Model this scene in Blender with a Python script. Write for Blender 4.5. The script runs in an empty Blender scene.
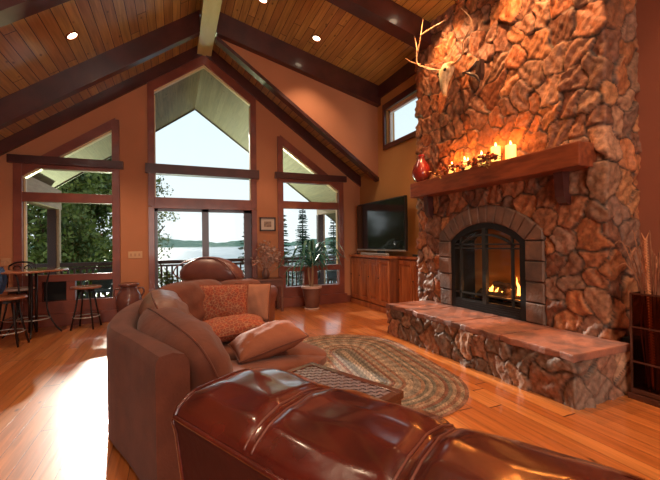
import bpy, bmesh, math, random
import numpy as np
from mathutils import Vector, Matrix
random.seed(7)
PI = math.pi
S = bpy.context.scene
COL = S.collection
V = Vector
# ------------------------------------------------------------------ materials
def mat(name, col, rough=.5, metal=0, emit=None, estr=0, coat=0, spec=.5, trans=0, noise=None, bump=0, bscale=40, attr=None, stretch=(1,1,1), alpha=1, sheen=0, coat_rough=.08):
    m = bpy.data.materials.new(name); m.use_nodes = True
    nt = m.node_tree; N = nt.nodes; L = nt.links
    b = N['Principled BSDF']
    b.inputs['Base Color'].default_value = (*col, 1)
    b.inputs['Roughness'].default_value = rough
    b.inputs['Metallic'].default_value = metal
    b.inputs['Specular IOR Level'].default_value = spec
    b.inputs['Coat Weight'].default_value = coat
    b.inputs['Coat Roughness'].default_value = coat_rough
    b.inputs['Transmission Weight'].default_value = trans
    b.inputs['Sheen Weight'].default_value = sheen
    if emit:
        b.inputs['Emission Color'].default_value = (*emit, 1); b.inputs['Emission Strength'].default_value = estr
    if noise or bump:
        tc = N.new('ShaderNodeTexCoord'); mp = N.new('ShaderNodeMapping')
        mp.inputs['Scale'].default_value = stretch
        L.new(tc.outputs['Object'], mp.inputs[0])
    if noise:      # (second colour, scale, detail)
        n = N.new('ShaderNodeTexNoise'); n.inputs['Scale'].default_value = noise[1]; n.inputs['Detail'].default_value = noise[2]
        L.new(mp.outputs[0], n.inputs['Vector'])
        r = N.new('ShaderNodeValToRGB'); r.color_ramp.elements[0].position = .35; r.color_ramp.elements[1].position = .65
        r.color_ramp.elements[0].color = (*col, 1); r.color_ramp.elements[1].color = (*noise[0], 1)
        L.new(n.outputs['Fac'], r.inputs[0]); L.new(r.outputs[0], b.inputs['Base Color'])
    if attr:
        a = N.new('ShaderNodeAttribute'); a.attribute_name = attr
        n3 = N.new('ShaderNodeTexNoise'); n3.inputs['Scale'].default_value = 22; n3.inputs['Detail'].default_value = 6
        tc3 = N.new('ShaderNodeTexCoord'); L.new(tc3.outputs['Object'], n3.inputs['Vector'])
        mr = N.new('ShaderNodeMapRange'); mr.inputs[1].default_value = .3; mr.inputs[2].default_value = .7; mr.inputs[3].default_value = .55; mr.inputs[4].default_value = 1.35
        L.new(n3.outputs['Fac'], mr.inputs[0])
        vm = N.new('ShaderNodeVectorMath'); vm.operation = 'SCALE'
        L.new(a.outputs['Color'], vm.inputs[0]); L.new(mr.outputs[0], vm.inputs['Scale']); L.new(vm.outputs[0], b.inputs['Base Color'])
    if bump:
        n2 = N.new('ShaderNodeTexNoise'); n2.inputs['Scale'].default_value = bscale; n2.inputs['Detail'].default_value = 5
        L.new(mp.outputs[0], n2.inputs['Vector'])
        bp = N.new('ShaderNodeBump'); bp.inputs['Strength'].default_value = bump; bp.inputs['Distance'].default_value = .01
        L.new(n2.outputs['Fac'], bp.inputs['Height']); L.new(bp.outputs[0], b.inputs['Normal'])
    return m

def planks(name, cols, width, length, rough, coat=0, groove=.06, gcol=(.03,.012,.006), knots=True, coat_rough=.08, swap=False, warp=0):
    """boards running along Y, laid side by side along X"""
    m = bpy.data.materials.new(name); m.use_nodes = True
    nt = m.node_tree; N = nt.nodes; L = nt.links; b = N['Principled BSDF']
    b.inputs['Roughness'].default_value = rough; b.inputs['Coat Weight'].default_value = coat; b.inputs['Coat Roughness'].default_value = coat_rough
    def M(op, a, b_=None, c=None):
        n = N.new('ShaderNodeMath'); n.operation = op
        for i, v in enumerate((a, b_, c)):
            if v is None: continue
            if isinstance(v, (int, float)): n.inputs[i].default_value = v
            else: L.new(v, n.inputs[i])
        return n.outputs[0]
    g = N.new('ShaderNodeNewGeometry'); sp = N.new('ShaderNodeSeparateXYZ'); L.new(g.outputs['Position'], sp.inputs[0])
    X, Y = (sp.outputs[1], sp.outputs[0]) if swap else (sp.outputs[0], sp.outputs[1])
    u = M('DIVIDE', X, width); iu = M('FLOOR', u); fu = M('SUBTRACT', u, iu)
    w1 = N.new('ShaderNodeTexWhiteNoise'); w1.noise_dimensions = '1D'; L.new(iu, w1.inputs['W'])
    v = M('ADD', M('DIVIDE', Y, length), M('MULTIPLY', w1.outputs['Value'], 7.3)); iv = M('FLOOR', v); fv = M('SUBTRACT', v, iv)
    cb = N.new('ShaderNodeCombineXYZ'); L.new(iu, cb.inputs[0]); L.new(iv, cb.inputs[1])
    w2 = N.new('ShaderNodeTexWhiteNoise'); w2.noise_dimensions = '2D'; L.new(cb.outputs[0], w2.inputs['Vector'])
    r = N.new('ShaderNodeValToRGB'); e = r.color_ramp.elements
    for i, c in enumerate(cols):
        el = e[i] if i < 2 else e.new(.5)
        el.position = i / (len(cols) - 1); el.color = (*c, 1)
    L.new(w2.outputs['Value'], r.inputs[0])
    # grain
    cg = N.new('ShaderNodeCombineXYZ'); L.new(M('MULTIPLY', X, 34), cg.inputs[0]); L.new(M('MULTIPLY', Y, 1.7), cg.inputs[1]); L.new(M('MULTIPLY', w2.outputs['Value'], 40), cg.inputs[2])
    n = N.new('ShaderNodeTexNoise'); n.inputs['Scale'].default_value = 1; n.inputs['Detail'].default_value = 4; n.inputs['Distortion'].default_value = .6
    L.new(cg.outputs[0], n.inputs['Vector'])
    mr = N.new('ShaderNodeMapRange'); mr.inputs[1].default_value = .3; mr.inputs[2].default_value = .7; mr.inputs[3].default_value = .72; mr.inputs[4].default_value = 1.2
    L.new(n.outputs['Fac'], mr.inputs[0]); fac = mr.outputs[0]
    if knots:
        ck = N.new('ShaderNodeCombineXYZ'); L.new(M('MULTIPLY', X, 9), ck.inputs[0]); L.new(M('MULTIPLY', Y, 4.2), ck.inputs[1])
        vo = N.new('ShaderNodeTexVoronoi'); vo.inputs['Scale'].default_value = .8; L.new(ck.outputs[0], vo.inputs['Vector'])
        k = N.new('ShaderNodeMapRange'); k.inputs[1].default_value = .05; k.inputs[2].default_value = .13; k.inputs[3].default_value = .3; k.inputs[4].default_value = 1
        L.new(vo.outputs['Distance'], k.inputs[0]); fac = M('MULTIPLY', fac, k.outputs[0])
    vm = N.new('ShaderNodeVectorMath'); vm.operation = 'SCALE'; L.new(r.outputs[0], vm.inputs[0]); L.new(fac, vm.inputs['Scale'])
    # grooves
    g1 = M('LESS_THAN', fu, groove); g2 = M('LESS_THAN', fv, .012 / length * 1.0); gg = M('MAXIMUM', g1, g2)
    mx = N.new('ShaderNodeMixRGB'); L.new(gg, mx.inputs[0]); L.new(vm.outputs[0], mx.inputs[1]); mx.inputs[2].default_value = (*gcol, 1)
    L.new(mx.outputs[0], b.inputs['Base Color'])
    bp = N.new('ShaderNodeBump'); bp.inputs['Strength'].default_value = .25; bp.inputs['Distance'].default_value = .004
    hh = M('SUBTRACT', M('MULTIPLY', n.outputs['Fac'], .3), gg)
    L.new(hh, bp.inputs['Height']); L.new(bp.outputs[0], b.inputs['Normal'])
    return m

WOODRED = mat('stained_trim', (.27,.068,.038), .35, coat=.3, noise=((.17,.040,.026), 3, 5), stretch=(1,1,1))
BEAM = mat('dark_beam', (.088,.024,.020), .35, coat=.35, noise=((.055,.015,.013), 4, 5))
MANTELM = mat('mantel_wood', (.30,.07,.025), .4, coat=.2, noise=((.14,.028,.012), 3, 6), stretch=(6,1,6))
CABM = mat('cabinet_wood', (.55,.19,.065), .35, coat=.3, noise=((.34,.095,.03), 2.2, 6), stretch=(5,5,.8))
DARKW = mat('dark_table_wood', (.06,.02,.012), .25, coat=.5, noise=((.10,.03,.018), 5, 5))
PALEW = mat('pale_casing', (.75,.55,.30), .4)
WALLN = mat('terracotta_plaster', (.52,.20,.092), .8, noise=((.47,.18,.08), 1.3, 3), bump=.05, bscale=120)
WALLE = mat('ochre_plaster', (.52,.26,.085), .8, noise=((.47,.23,.075), 1.3, 3), bump=.05, bscale=120)
FLOORM = planks('floor_planks', [(.62,.24,.07),(.46,.14,.035),(.70,.30,.09),(.54,.18,.05)], .125, 2.6, .28, coat=.6, groove=.03, gcol=(.10,.03,.012), coat_rough=.12)
CEILM = planks('ceiling_planks', [(.60,.40,.11),(.42,.23,.07),(.66,.46,.15),(.52,.34,.09)], .115, 3.1, .3, coat=.55, groove=.07, coat_rough=.16)  # yellow-olive tint puts the green daylight sheen into the board colour
PORCHM = planks('porch_planks', [(.27,.20,.11),(.22,.155,.085),(.31,.23,.135)], .10, 3.5, .6, groove=.06, gcol=(.22,.13,.07))
DECKM = planks('deck_planks', [(.30,.24,.20),(.24,.19,.16)], .14, 3, .7, groove=.08, knots=False, swap=True)
GLASS = bpy.data.materials.new('window_glass'); GLASS.use_nodes = True
nt = GLASS.node_tree; nt.nodes.clear()
o_ = nt.nodes.new('ShaderNodeOutputMaterial'); t_ = nt.nodes.new('ShaderNodeBsdfTransparent'); g_ = nt.nodes.new('ShaderNodeBsdfGlossy'); mx_ = nt.nodes.new('ShaderNodeMixShader'); lw_ = nt.nodes.new('ShaderNodeLayerWeight'); pw_ = nt.nodes.new('ShaderNodeMath'); pw_.operation = 'POWER'; pw_.inputs[1].default_value = 4; f_ = nt.nodes.new('ShaderNodeMath'); f_.operation = 'MULTIPLY_ADD'; f_.inputs[1].default_value = .45; f_.inputs[2].default_value = .006; lw_.inputs['Blend'].default_value = .5; nt.links.new(lw_.outputs['Facing'], pw_.inputs[0]); nt.links.new(pw_.outputs[0], f_.inputs[0])
g_.inputs['Roughness'].default_value = .02; t_.inputs[0].default_value = (.97,.985,.98,1)
nt.links.new(f_.outputs[0], mx_.inputs[0]); nt.links.new(t_.outputs[0], mx_.inputs[1]); nt.links.new(g_.outputs[0], mx_.inputs[2]); nt.links.new(mx_.outputs[0], o_.inputs[0])
STONE = mat('field_stone', (.4,.2,.1), .62, attr='Col', bump=.9, bscale=26, spec=.45)
SLABM = mat('hearth_flagstone', (.38,.14,.085), .55, noise=((.17,.075,.055), 6, 7), bump=1, bscale=18)
BLOCKM = mat('arch_block', (.24,.115,.07), .6, noise=((.10,.06,.045), 4.5, 6), bump=1, bscale=28)
METAL = mat('black_metal', (.018,.018,.018), .45, metal=.4)
IRON = mat('wrought_iron', (.03,.022,.02), .4, metal=.6)
SOOT = mat('firebox_lining', (.035,.025,.02), .9, noise=((.02,.015,.012), 8, 3))
LOGM = mat('charred_log', (.05,.03,.02), .9, noise=((.14,.08,.05), 20, 5), bump=1, bscale=30)
FLAME = mat('flame', (1,.3,.05), .5, emit=(1,.33,.05), estr=7)
FLAMEC = mat('candle_flame', (1,.6,.2), .5, emit=(1,.62,.18), estr=14)
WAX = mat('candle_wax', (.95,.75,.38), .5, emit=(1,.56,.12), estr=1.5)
SUEDE = mat('suede_fabric', (.150,.040,.020), .9, noise=((.105,.027,.014), 6, 5), bump=.25, bscale=90, sheen=.08)
SUEDE2 = mat('suede_cushion', (.175,.048,.024), .85, noise=((.12,.032,.016), 5, 5), bump=.3, bscale=30, sheen=.12)
LEATHER = mat('burgundy_leather', (.12,.015,.010), .24, coat=1, noise=((.055,.008,.007), 7, 5), bump=.3, bscale=12, coat_rough=.12, spec=.5)
LEATHERM = mat('matte_leather', (.085,.018,.012), .75, spec=.2, noise=((.06,.013,.009), 6, 4), bump=.2)
LEATHER2 = mat('recliner_leather', (.20,.075,.06), .38, coat=.2, noise=((.15,.05,.045), 5, 4), bump=.3, bscale=12)
STITCH = mat('seam_thread', (.16,.045,.03), .4, coat=.4)
POT = mat('stoneware_pot', (.19,.085,.06), .35, noise=((.12,.05,.04), 5, 4))
RIM = mat('pot_rim', (.55,.38,.32), .4)
LEAF = mat('plant_leaf', (.03,.13,.10), .35, noise=((.06,.22,.16), 6, 2))
TRUNKM = mat('plant_trunk', (.28,.17,.10), .8, bump=.5)
URN = mat('glazed_urn', (.20,.075,.055), .22, coat=.4, noise=((.12,.05,.05), 6, 5))
BRANZE = mat('red_vase', (.30,.025,.018), .25, coat=.5, noise=((.02,.01,.01), 3, 3))
BONE = mat('antler_bone', (.55,.34,.20), .5, noise=((.36,.18,.09), 9, 4))
SKULLM = mat('skull_bone', (.85,.72,.48), .55, noise=((.50,.36,.18), 14, 4))
SCREEN = mat('tv_screen', (.012,.012,.013), .10, coat=.3)
TVF = mat('tv_bezel', (.02,.02,.02), .35)
SILVER = mat('silver_plastic', (.45,.42,.38), .4, metal=.4)
WOODT = mat('polished_tabletop', (.40,.16,.09), .16, coat=1, noise=((.30,.11,.06), 6, 4), stretch=(1,5,1), coat_rough=.05)
SEATW = mat('stool_seat_wood', (.34,.12,.06), .3, coat=.6, noise=((.26,.085,.045), 6, 4))
WHITEC = mat('cream_cushion', (.72,.60,.50), .8, bump=.2)
BLUEC = mat('blue_denim', (.10,.20,.42), .85, bump=.3, noise=((.16,.28,.52), 30, 2))
REED = mat('dried_reed', (.34,.13,.06), .8, noise=((.22,.08,.04), 20, 2))
DRYF = mat('dried_flowers', (.42,.24,.18), .85, noise=((.60,.40,.32), 15, 3))
SMOKE = GLASS.copy(); SMOKE.name = 'smoked_glass'
for n_ in SMOKE.node_tree.nodes:
    if n_.type == 'BSDF_TRANSPARENT': n_.inputs[0].default_value = (.62,.45,.36,1)
GRNRUST = mat('garland_leaf', (.30,.05,.02), .6, noise=((.12,.05,.02), 20, 2))
GOLDL = mat('garland_gold_leaf', (.62,.40,.14), .6)
BERRY = mat('garland_berry', (.28,.012,.010), .3)
TREEM = mat('deciduous_leaves', (.030,.060,.010), .7, noise=((.17,.20,.03), 1.3, 4))
CONM = mat('conifer_needles', (.016,.055,.028), .7, noise=((.045,.10,.045), 2.5, 3))
BARK = mat('tree_bark', (.10,.06,.04), .9, bump=.6)
WATER = mat('lake_water', (.08,.13,.17), .22, bump=.3, bscale=.4, spec=.5)
SHORE = mat('far_forest', (.10,.17,.13), 1, spec=0, noise=((.13,.20,.16), .05, 4))
GRASS = mat('lawn', (.12,.22,.05), .9, noise=((.18,.28,.07), 1.5, 4))
PLASTIC = mat('patio_plastic', (.04,.06,.06), .5)
POSTM = mat('porch_post_wood', (.05,.02,.015), .5)
TANW = mat('porch_beam_wood', (.48,.32,.18), .55, noise=((.38,.24,.13), 4, 5), stretch=(4,.6,4))
FLOWER = mat('yellow_flowers', (.75,.55,.20), .8)
PAPER = mat('photo_mat', (.62,.50,.40), .7)
PRINT = mat('photo_print', (.16,.10,.075), .6, noise=((.40,.26,.18), 18, 3))
FRAMEM = mat('picture_frame_wood', (.05,.02,.015), .4)
PLATE = mat('switch_plate', (.50,.24,.12), .5)
LAMP = mat('downlight_glow', (1,.9,.7), .5, emit=(1,.82,.55), estr=9)
RINGM = mat('downlight_ring', (.35,.10,.04), .35, metal=.5)
# ------------------------------------------------------------------ mesh builder
class MB:
    def __init__(s): s.bm = bmesh.new()
    def box(s, a, b, bev=0, M=None):
        a = V(a); b = V(b); c = (a + b) / 2; d = b - a
        r = bmesh.ops.create_cube(s.bm, size=1, matrix=Matrix.Translation(c) @ Matrix.Diagonal((abs(d.x), abs(d.y), abs(d.z), 1)))
        vs = r['verts']
        if bev:
            es = list({e for v in vs for e in v.link_edges})
            q = bmesh.ops.bevel(s.bm, geom=es, offset=bev, segments=2, affect='EDGES', profile=.6)
            vs = list({v for f in q['faces'] for v in f.verts} | {v for v in vs if v.is_valid})
        if M: bmesh.ops.transform(s.bm, matrix=M, verts=vs)
        return vs
    def prism(s, pts, ax, a, b):
        """pts 2-D in the other two axes (cyclic order), extruded along ax from a to b"""
        def P(p, t):
            q = [p[0], p[1]]; q.insert(ax, t); return V(q)
        lo = [s.bm.verts.new(P(p, a)) for p in pts]; hi = [s.bm.verts.new(P(p, b)) for p in pts]
        n = len(pts)
        s.bm.faces.new(lo); s.bm.faces.new(hi[::-1])
        for i in range(n): s.bm.faces.new((lo[i], hi[i], hi[(i+1) % n], lo[(i+1) % n]))
        return lo + hi
    def tube(s, pts, r, n=8, cap=True):
        pts = [V(p) for p in pts]
        rs = r if isinstance(r, (list, tuple)) else [r] * len(pts)
        rings = []
        t0 = (pts[1] - pts[0]).normalized()
        up = V((0, 0, 1)) if abs(t0.z) < .9 else V((1, 0, 0))
        x = t0.cross(up).normalized()
        for i, p in enumerate(pts):
            t = (pts[min(i+1, len(pts)-1)] - pts[max(i-1, 0)])
            t = t.normalized() if t.length > 1e-9 else t0
            x = (x - t * x.dot(t)).normalized(); y = t.cross(x)
            rings.append([s.bm.verts.new(p + (x * math.cos(2*PI*k/n) + y * math.sin(2*PI*k/n)) * rs[i]) for k in range(n)])
        for A, B in zip(rings, rings[1:]):
            for k in range(n): s.bm.faces.new((A[k], A[(k+1) % n], B[(k+1) % n], B[k]))
        if cap: s.bm.faces.new(rings[0][::-1]); s.bm.faces.new(rings[-1])
    def lathe(s, prof, c=(0, 0, 0), n=28, cap=True):
        c = V(c); rings = []
        for r, z in prof: rings.append([s.bm.verts.new(c + V((r*math.cos(2*PI*k/n), r*math.sin(2*PI*k/n), z))) for k in range(n)])
        for A, B in zip(rings, rings[1:]):
            for k in range(n): s.bm.faces.new((A[k], A[(k+1) % n], B[(k+1) % n], B[k]))
        if cap: s.bm.faces.new(rings[0][::-1]); s.bm.faces.new(rings[-1])
    def ball(s, c, r, sub=2, sc=(1, 1, 1)):
        bmesh.ops.create_icosphere(s.bm, subdivisions=sub, radius=r, matrix=Matrix.Translation(c) @ Matrix.Diagonal((*sc, 1)))
    def quad(s, *p):
        s.bm.faces.new([s.bm.verts.new(V(q)) for q in p])
    def grid(s, fn, nu, nv, closeu=False):
        g = [[s.bm.verts.new(fn(i / (nu if closeu else nu - 1), j / (nv - 1))) for j in range(nv)] for i in range(nu)]
        for i in range(nu if closeu else nu - 1):
            for j in range(nv - 1):
                k = (i + 1) % nu
                s.bm.faces.new((g[i][j], g[k][j], g[k][j+1], g[i][j+1]))
        return g
def wmat(o):
    m = Matrix.Identity(4)
    while o: m = o.matrix_basis @ m; o = o.parent
    return m
def obj(name, mb, m, parent=None, smooth=False, org=None, angle=None):
    """one mesh object, built in world coordinates, stored relative to its parent or to its own base point"""
    me = bpy.data.meshes.new(name)
    if isinstance(mb, MB):
        bmesh.ops.recalc_face_normals(mb.bm, faces=mb.bm.faces)
        mb.bm.to_mesh(me); mb.bm.free()
    else: bpy.data.meshes.remove(me); me = mb
    me.materials.append(m)
    if smooth:
        for p in me.polygons: p.use_smooth = True
        if angle: me.set_sharp_from_angle(angle=math.radians(angle))
    o = bpy.data.objects.new(name, me); COL.objects.link(o)
    if parent:
        me.transform(wmat(parent).inverted()); o.parent = parent
    elif org is not None:
        o.location = org; me.transform(Matrix.Translation(-V(org)))
    return o
def tag(o, label, cat, group=None, kind=None):
    o['label'] = label; o['category'] = cat
    if group: o['group'] = group
    if kind: o['kind'] = kind
    return o
def thing(name, loc, label, cat, group=None, rz=0):
    o = bpy.data.objects.new(name, None); COL.objects.link(o); o.location = loc; o.rotation_euler = (0, 0, rz); o.empty_display_size = .1
    return tag(o, label, cat, group)
def struct(name, mb, m, smooth=False):
    o = obj(name, mb, m, smooth=smooth); o['kind'] = 'structure'; return o
def copy_tree(o, parent=None):
    c = o.copy(); COL.objects.link(c); c.parent = parent
    for ch in list(o.children): copy_tree(ch, c)
    return c
def bez(pts, n=10):
    """Catmull-Rom through points"""
    P = [V(p) for p in pts]; P = [2*P[0]-P[1]] + P + [2*P[-1]-P[-2]]; out = []
    for i in range(1, len(P)-2):
        for k in range(n):
            t = k/n; a, b, c, d = P[i-1:i+3]
            out.append(.5*((2*b) + (c-a)*t + (2*a-5*b+4*c-d)*t*t + (3*b-a-3*c+d)*t**3))
    out.append(P[-2]); return out
# ------------------------------------------------------------------ camera
H = 1.3; F = 366.6; yaw = .4022; pit = .0077; rol = .0121
fw = V((math.sin(yaw)*math.cos(pit), math.cos(yaw)*math.cos(pit), math.sin(pit)))
r_ = V((math.cos(yaw), -math.sin(yaw), 0)); u_ = r_.cross(fw)
rt = r_*math.cos(rol) - u_*math.sin(rol); up = r_*math.sin(rol) + u_*math.cos(rol)
cd = bpy.data.cameras.new('camera'); cam = bpy.data.objects.new('camera', cd); COL.objects.link(cam); S.camera = cam
cd.sensor_width = 36; cd.lens = F/660*36; cd.clip_start = .02; cd.clip_end = 3000
mw = Matrix((( rt.x, up.x, -fw.x, 0), (rt.y, up.y, -fw.y, 0), (rt.z, up.z, -fw.z, H), (0, 0, 0, 1)))
cam.matrix_world = mw
# ------------------------------------------------------------------ room shell
xc = .55; Y1 = 6.47; Y2 = 7.29; W = 3.84; XL = -3.3; YB = -4.0
SL = .71; SR = .25; ZR = 5.25; ZP = 5.10; T = .12
mb = MB(); mb.box((XL-.2, YB-.2, -.12), (4.4, Y2+.1, 0)); struct('floor', mb, FLOORM)
zl = lambda x: ZR - SL*abs(x-xc); zr = lambda x: ZR - SR*(x-xc); zp = lambda x: ZP - SL*abs(x-xc)
# main ceiling, left slope and shallow right slope
mb = MB()
mb.prism([(XL-.2, zl(XL-.2)), (xc, ZR), (xc, ZR+T), (XL-.2, zl(XL-.2)+T)], 1, YB-.2, Y1)
struct('ceiling_west', mb, CEILM)
mb = MB(); mb.prism([(xc, ZR), (4.4, zr(4.4)), (4.4, zr(4.4)+T), (xc, ZR+T)], 1, YB-.2, Y1); struct('ceiling_east', mb, CEILM)
# prow ceiling
mb = MB(); mb.prism([(XL-.2, zp(XL-.2)), (xc, ZP), (xc, ZP+T), (XL-.2, zp(XL-.2)+T)], 1, Y1+.01, Y2+.25); struct('ceiling_prow_west', mb, CEILM)
mb = MB(); mb.prism([(xc, ZP), (W+.1, zp(W+.1)), (W+.1, zp(W+.1)+T), (xc, ZP+T)], 1, Y1+.01, Y2+.25); struct('ceiling_prow_east', mb, CEILM)
# beams
def beam(name, pts, y0, y1, m=BEAM):
    mb = MB(); mb.prism(pts, 1, y0, y1); return struct(name, mb, m)
def cross(y0, y1, dl, dr, nm):
    beam(nm+'_west', [(XL, zl(XL)-dl), (xc-.13, zl(xc-.13)-dl), (xc-.13, zl(xc-.13)), (XL, zl(XL))], y0, y1)
    beam(nm+'_east', [(xc+.13, zr(xc+.13)-dr), (W, zr(W)-dr), (W, zr(W)), (xc+.13, zr(xc+.13))], y0, y1)
cross(Y1-.13, Y1+.0, .36, .38, 'trim_gable_beam')
cross(4.34, 4.56, .30, .32, 'trim_rafter')
cross(1.7, 1.92, .30, .32, 'trim_rafter_near')
mb = MB(); mb.box((xc-.125, YB, 4.86), (xc+.125, Y2-.02, 5.2)); 
RIDGE = mat('ridge_beam_wood', (.56,.48,.15), .28, coat=.6, noise=((.66,.58,.22), 3, 4), stretch=(3,.5,3), coat_rough=.12)
struct('trim_ridge_beam', mb, RIDGE)
# east upper gable wall (at Y1, above the prow opening) with its dark rake edge
mb = MB(); k = .95/ (SL-SR)
zo = lambda x: 4.93 - SL*(x-xc)
zt_ = lambda x: zr(x)-.3
mb.prism([(xc+.15, zo(xc+.15)), (W, zo(W)), (W, zt_(W)), (xc+.15, zt_(xc+.15))], 1, Y1+.0, Y1+.12); struct('wall_gable_east', mb, WALLN)
mb = MB(); mb.prism([(xc+.14, zo(xc+.14)-.05), (W, zo(W)-.05), (W, zo(W)+.02), (xc+.14, zo(xc+.14)+.02)], 1, Y1-.03, Y1+.13); struct('trim_prow_edge', mb, BEAM)
# north gable wall: polygons around the openings
def zw(x): return 5.0 - SL*abs(x-xc)
def wallpoly(mb, pts): mb.prism(pts, 1, Y2, Y2+.2)
LO = (-2.27, -.92, .24); CO = (-.38, 1.48, .0); RO_ = (2.01, 3.36, .24)
zs = lambda x: 4.50 - SL*abs(x-xc)        # slanted head of side windows
zc_ = lambda x: 4.84 - SL*abs(x-xc)       # head of centre window
mb = MB()
for x0, x1 in ((XL-.2, LO[0]), (LO[1], CO[0]), (CO[1], RO_[0]), (RO_[1], W+.1)):
    wallpoly(mb, [(x0, 0), (x1, 0), (x1, zp(x1)+.05), (x0, zp(x0)+.05)])
for (x0, x1, zb), f in ((LO, zs), (RO_, zs)):
    wallpoly(mb, [(x0, 0), (x1, 0), (x1, zb), (x0, zb)])
    wallpoly(mb, [(x0, f(x0)), (x1, f(x1)), (x1, zp(x1)+.05), (x0, zp(x0)+.05)])
wallpoly(mb, [(CO[0], zc_(CO[0])), (xc, zc_(xc)), (xc, ZP+.05), (CO[0], zp(CO[0])+.05)])
wallpoly(mb, [(xc, zc_(xc)), (CO[1], zc_(CO[1])), (CO[1], zp(CO[1])+.05), (xc, ZP+.05)])
struct('wall_north', mb, WALLN)
# rake trim on the wall under prow ceiling
mb = MB()
mb.prism([(XL, zp(XL)-.22), (xc, ZP-.22), (xc, ZP), (XL, zp(XL))], 1, Y2-.06, Y2)
mb.prism([(xc, ZP-.22), (W, zp(W)-.22), (W, zp(W)), (xc, ZP)], 1, Y2-.06, Y2)
struct('trim_rake', mb, BEAM)
# east wall with high window hole: far part x=W, near part set back behind chimney
hw = (4.95, 6.16, 3.20, 3.88)
mb = MB()
for y0, y1, z0, z1 in ((2.6, hw[0], 0, 5), (hw[1], Y2+.2, 0, 5), (hw[0], hw[1], 0, hw[2]), (hw[0], hw[1], hw[3], 5)):
    mb.box((W, y0, z0), (W+.2, y1, z1))
struct('wall_east', mb, WALLE)
WX = 3.99
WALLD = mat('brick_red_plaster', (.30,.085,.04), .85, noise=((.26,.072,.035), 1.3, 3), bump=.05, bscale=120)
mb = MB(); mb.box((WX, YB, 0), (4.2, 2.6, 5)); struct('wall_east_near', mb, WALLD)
mb = MB(); mb.box((XL-.2, YB, 0), (XL, Y2+.2, 5)); struct('wall_west', mb, WALLN)
mb = MB()
for a in ((XL-.2, 0, -1.6, 5.4), (2.9, 0, 4.4, 5.4), (-1.6, 0, 2.9, .7), (-1.6, 3.1, 2.9, 5.4)): mb.box((a[0], YB-.2, a[1]), (a[2], YB, a[3]))
struct('wall_south', mb, WALLN)
root = bpy.data.objects.new('added_window', None); COL.objects.link(root); root.location = (.65, YB, 1.9); root['kind'] = 'structure'  # unseen window added so fill light can enter from the south
mb = MB()
for a in ((-1.65, .65, 2.95, .75), (-1.65, 3.05, 2.95, 3.15), (-1.65, .7, -1.55, 3.1), (2.85, .7, 2.95, 3.1), (-.12, .7, -.04, 3.1), (1.36, .7, 1.44, 3.1)): mb.box((a[0], YB-.12, a[1]), (a[2], YB+.03, a[3]))
obj('window_frame', mb, WOODRED, root)
mb = MB(); mb.box((-1.6, YB-.09, .7), (2.9, YB-.084, 3.1)); obj('window_pane', mb, GLASS, root)
# crown and baseboards
mb = MB(); mb.prism([(W-.05, zr(W)-.24), (W, zr(W)-.24), (W, zr(W)), (W-.05, zr(W))], 1, 4.72, Y1-.13); struct('trim_crown', mb, BEAM)
mb = MB(); mb.box((XL, Y2-.02, 0), (-.42, Y2, .14)); mb.box((1.54, Y2-.02, 0), (W, Y2, .14)); struct('baseboard_north', mb, WOODRED)
mb = MB(); mb.box((WX-.025, YB, 0), (WX, 2.03, .12)); struct('baseboard_east', mb, WOODRED)

# ------------------------------------------------------------------ windows
def bar(mb, x0, x1, z0, z1, y0=Y2-.035, y1=Y2+.12):
    if x1-x0 > z1-z0: y0 += .008; y1 -= .006          # rails sit a little behind the jambs
    mb.box((x0, y0, z0), (x1, y1, z1), bev=.004)
def slant(mb, x0, x1, f, t, y0=Y2-.031, y1=Y2+.116):
    mb.prism([(x0, f(x0)-t), (x1, f(x1)-t), (x1, f(x1)), (x0, f(x0))], 1, y0, y1)
def side_window(nm, x0, x1, out, mir):
    # x0..x1 opening, out = x of outer side
    root = bpy.data.objects.new(nm, None); COL.objects.link(root); root.location = ((x0+x1)/2, Y2, 0); root['kind'] = 'structure'
    f = zs
    mb = MB(); t = .055
    f2 = lambda x: zs(x)+.05
    bar(mb, x0-.06, x0+t, .2, f2(x0)-.03 if mir else 2.72); bar(mb, x1-t, x1+.06, .2, 2.72 if mir else f2(x1)-.03)
    slant(mb, x0-.0, x1+.0, f2, .16)
    bar(mb, x0, x1, 2.02, 2.17); bar(mb, x0, x1, .72, .83)
    bar(mb, x0-.06, x1+.06, .14, .40)
    mid = x0 + (.69 if not mir else .64); hw_ = .06 if not mir else .15
    mb.box((mid-hw_, Y2-.02, .35), (mid+hw_, Y2+.10, .76)); mb.box((x0+.04, Y2-.02, .36), (x0+(.30 if not mir else .09), Y2+.10, .76))
    bar(mb, x0, x1, 2.56, 2.62)
    obj('window_frame', mb, WOODRED, root)
    mb = MB(); mb.box((x0-.12, Y2-.09, 2.62), (x1+.12, Y2+.10, 2.75), bev=.006); obj('window_header', mb, BEAM, root)
    mb = MB(); mb.box((x0-.10, Y2-.09, .0), (x1+.10, Y2-.0, .20), bev=.006); obj('window_apron', mb, WOODRED, root)
    # pale inner stops beside the glass
    mb = MB(); i = .012; yo = Y2+.05
    for a, b_ in ((x0+t, x0+t+i*2.0), (x1-t-i, x1-t)):
        mb.box((a, yo, .83), (b_, yo+.06, 2.02)); mb.box((a, yo, 2.17), (b_, yo+.06, 2.56))
    g = lambda x: f2(x)-.16
    slant(mb, x0+t, x1-t, g, .04, yo-.04, yo+.06)
    obj('window_stop', mb, PALEW, root)
    mb = MB(); mb.prism([(x0, .3), (x1, .3), (x1, zs(x1)), (x0, zs(x0))], 1, Y2+.13, Y2+.138); obj('window_pane', mb, GLASS, root)
    return root
w1_ = side_window('window_1', LO[0], LO[1], LO[0], False)
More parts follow.
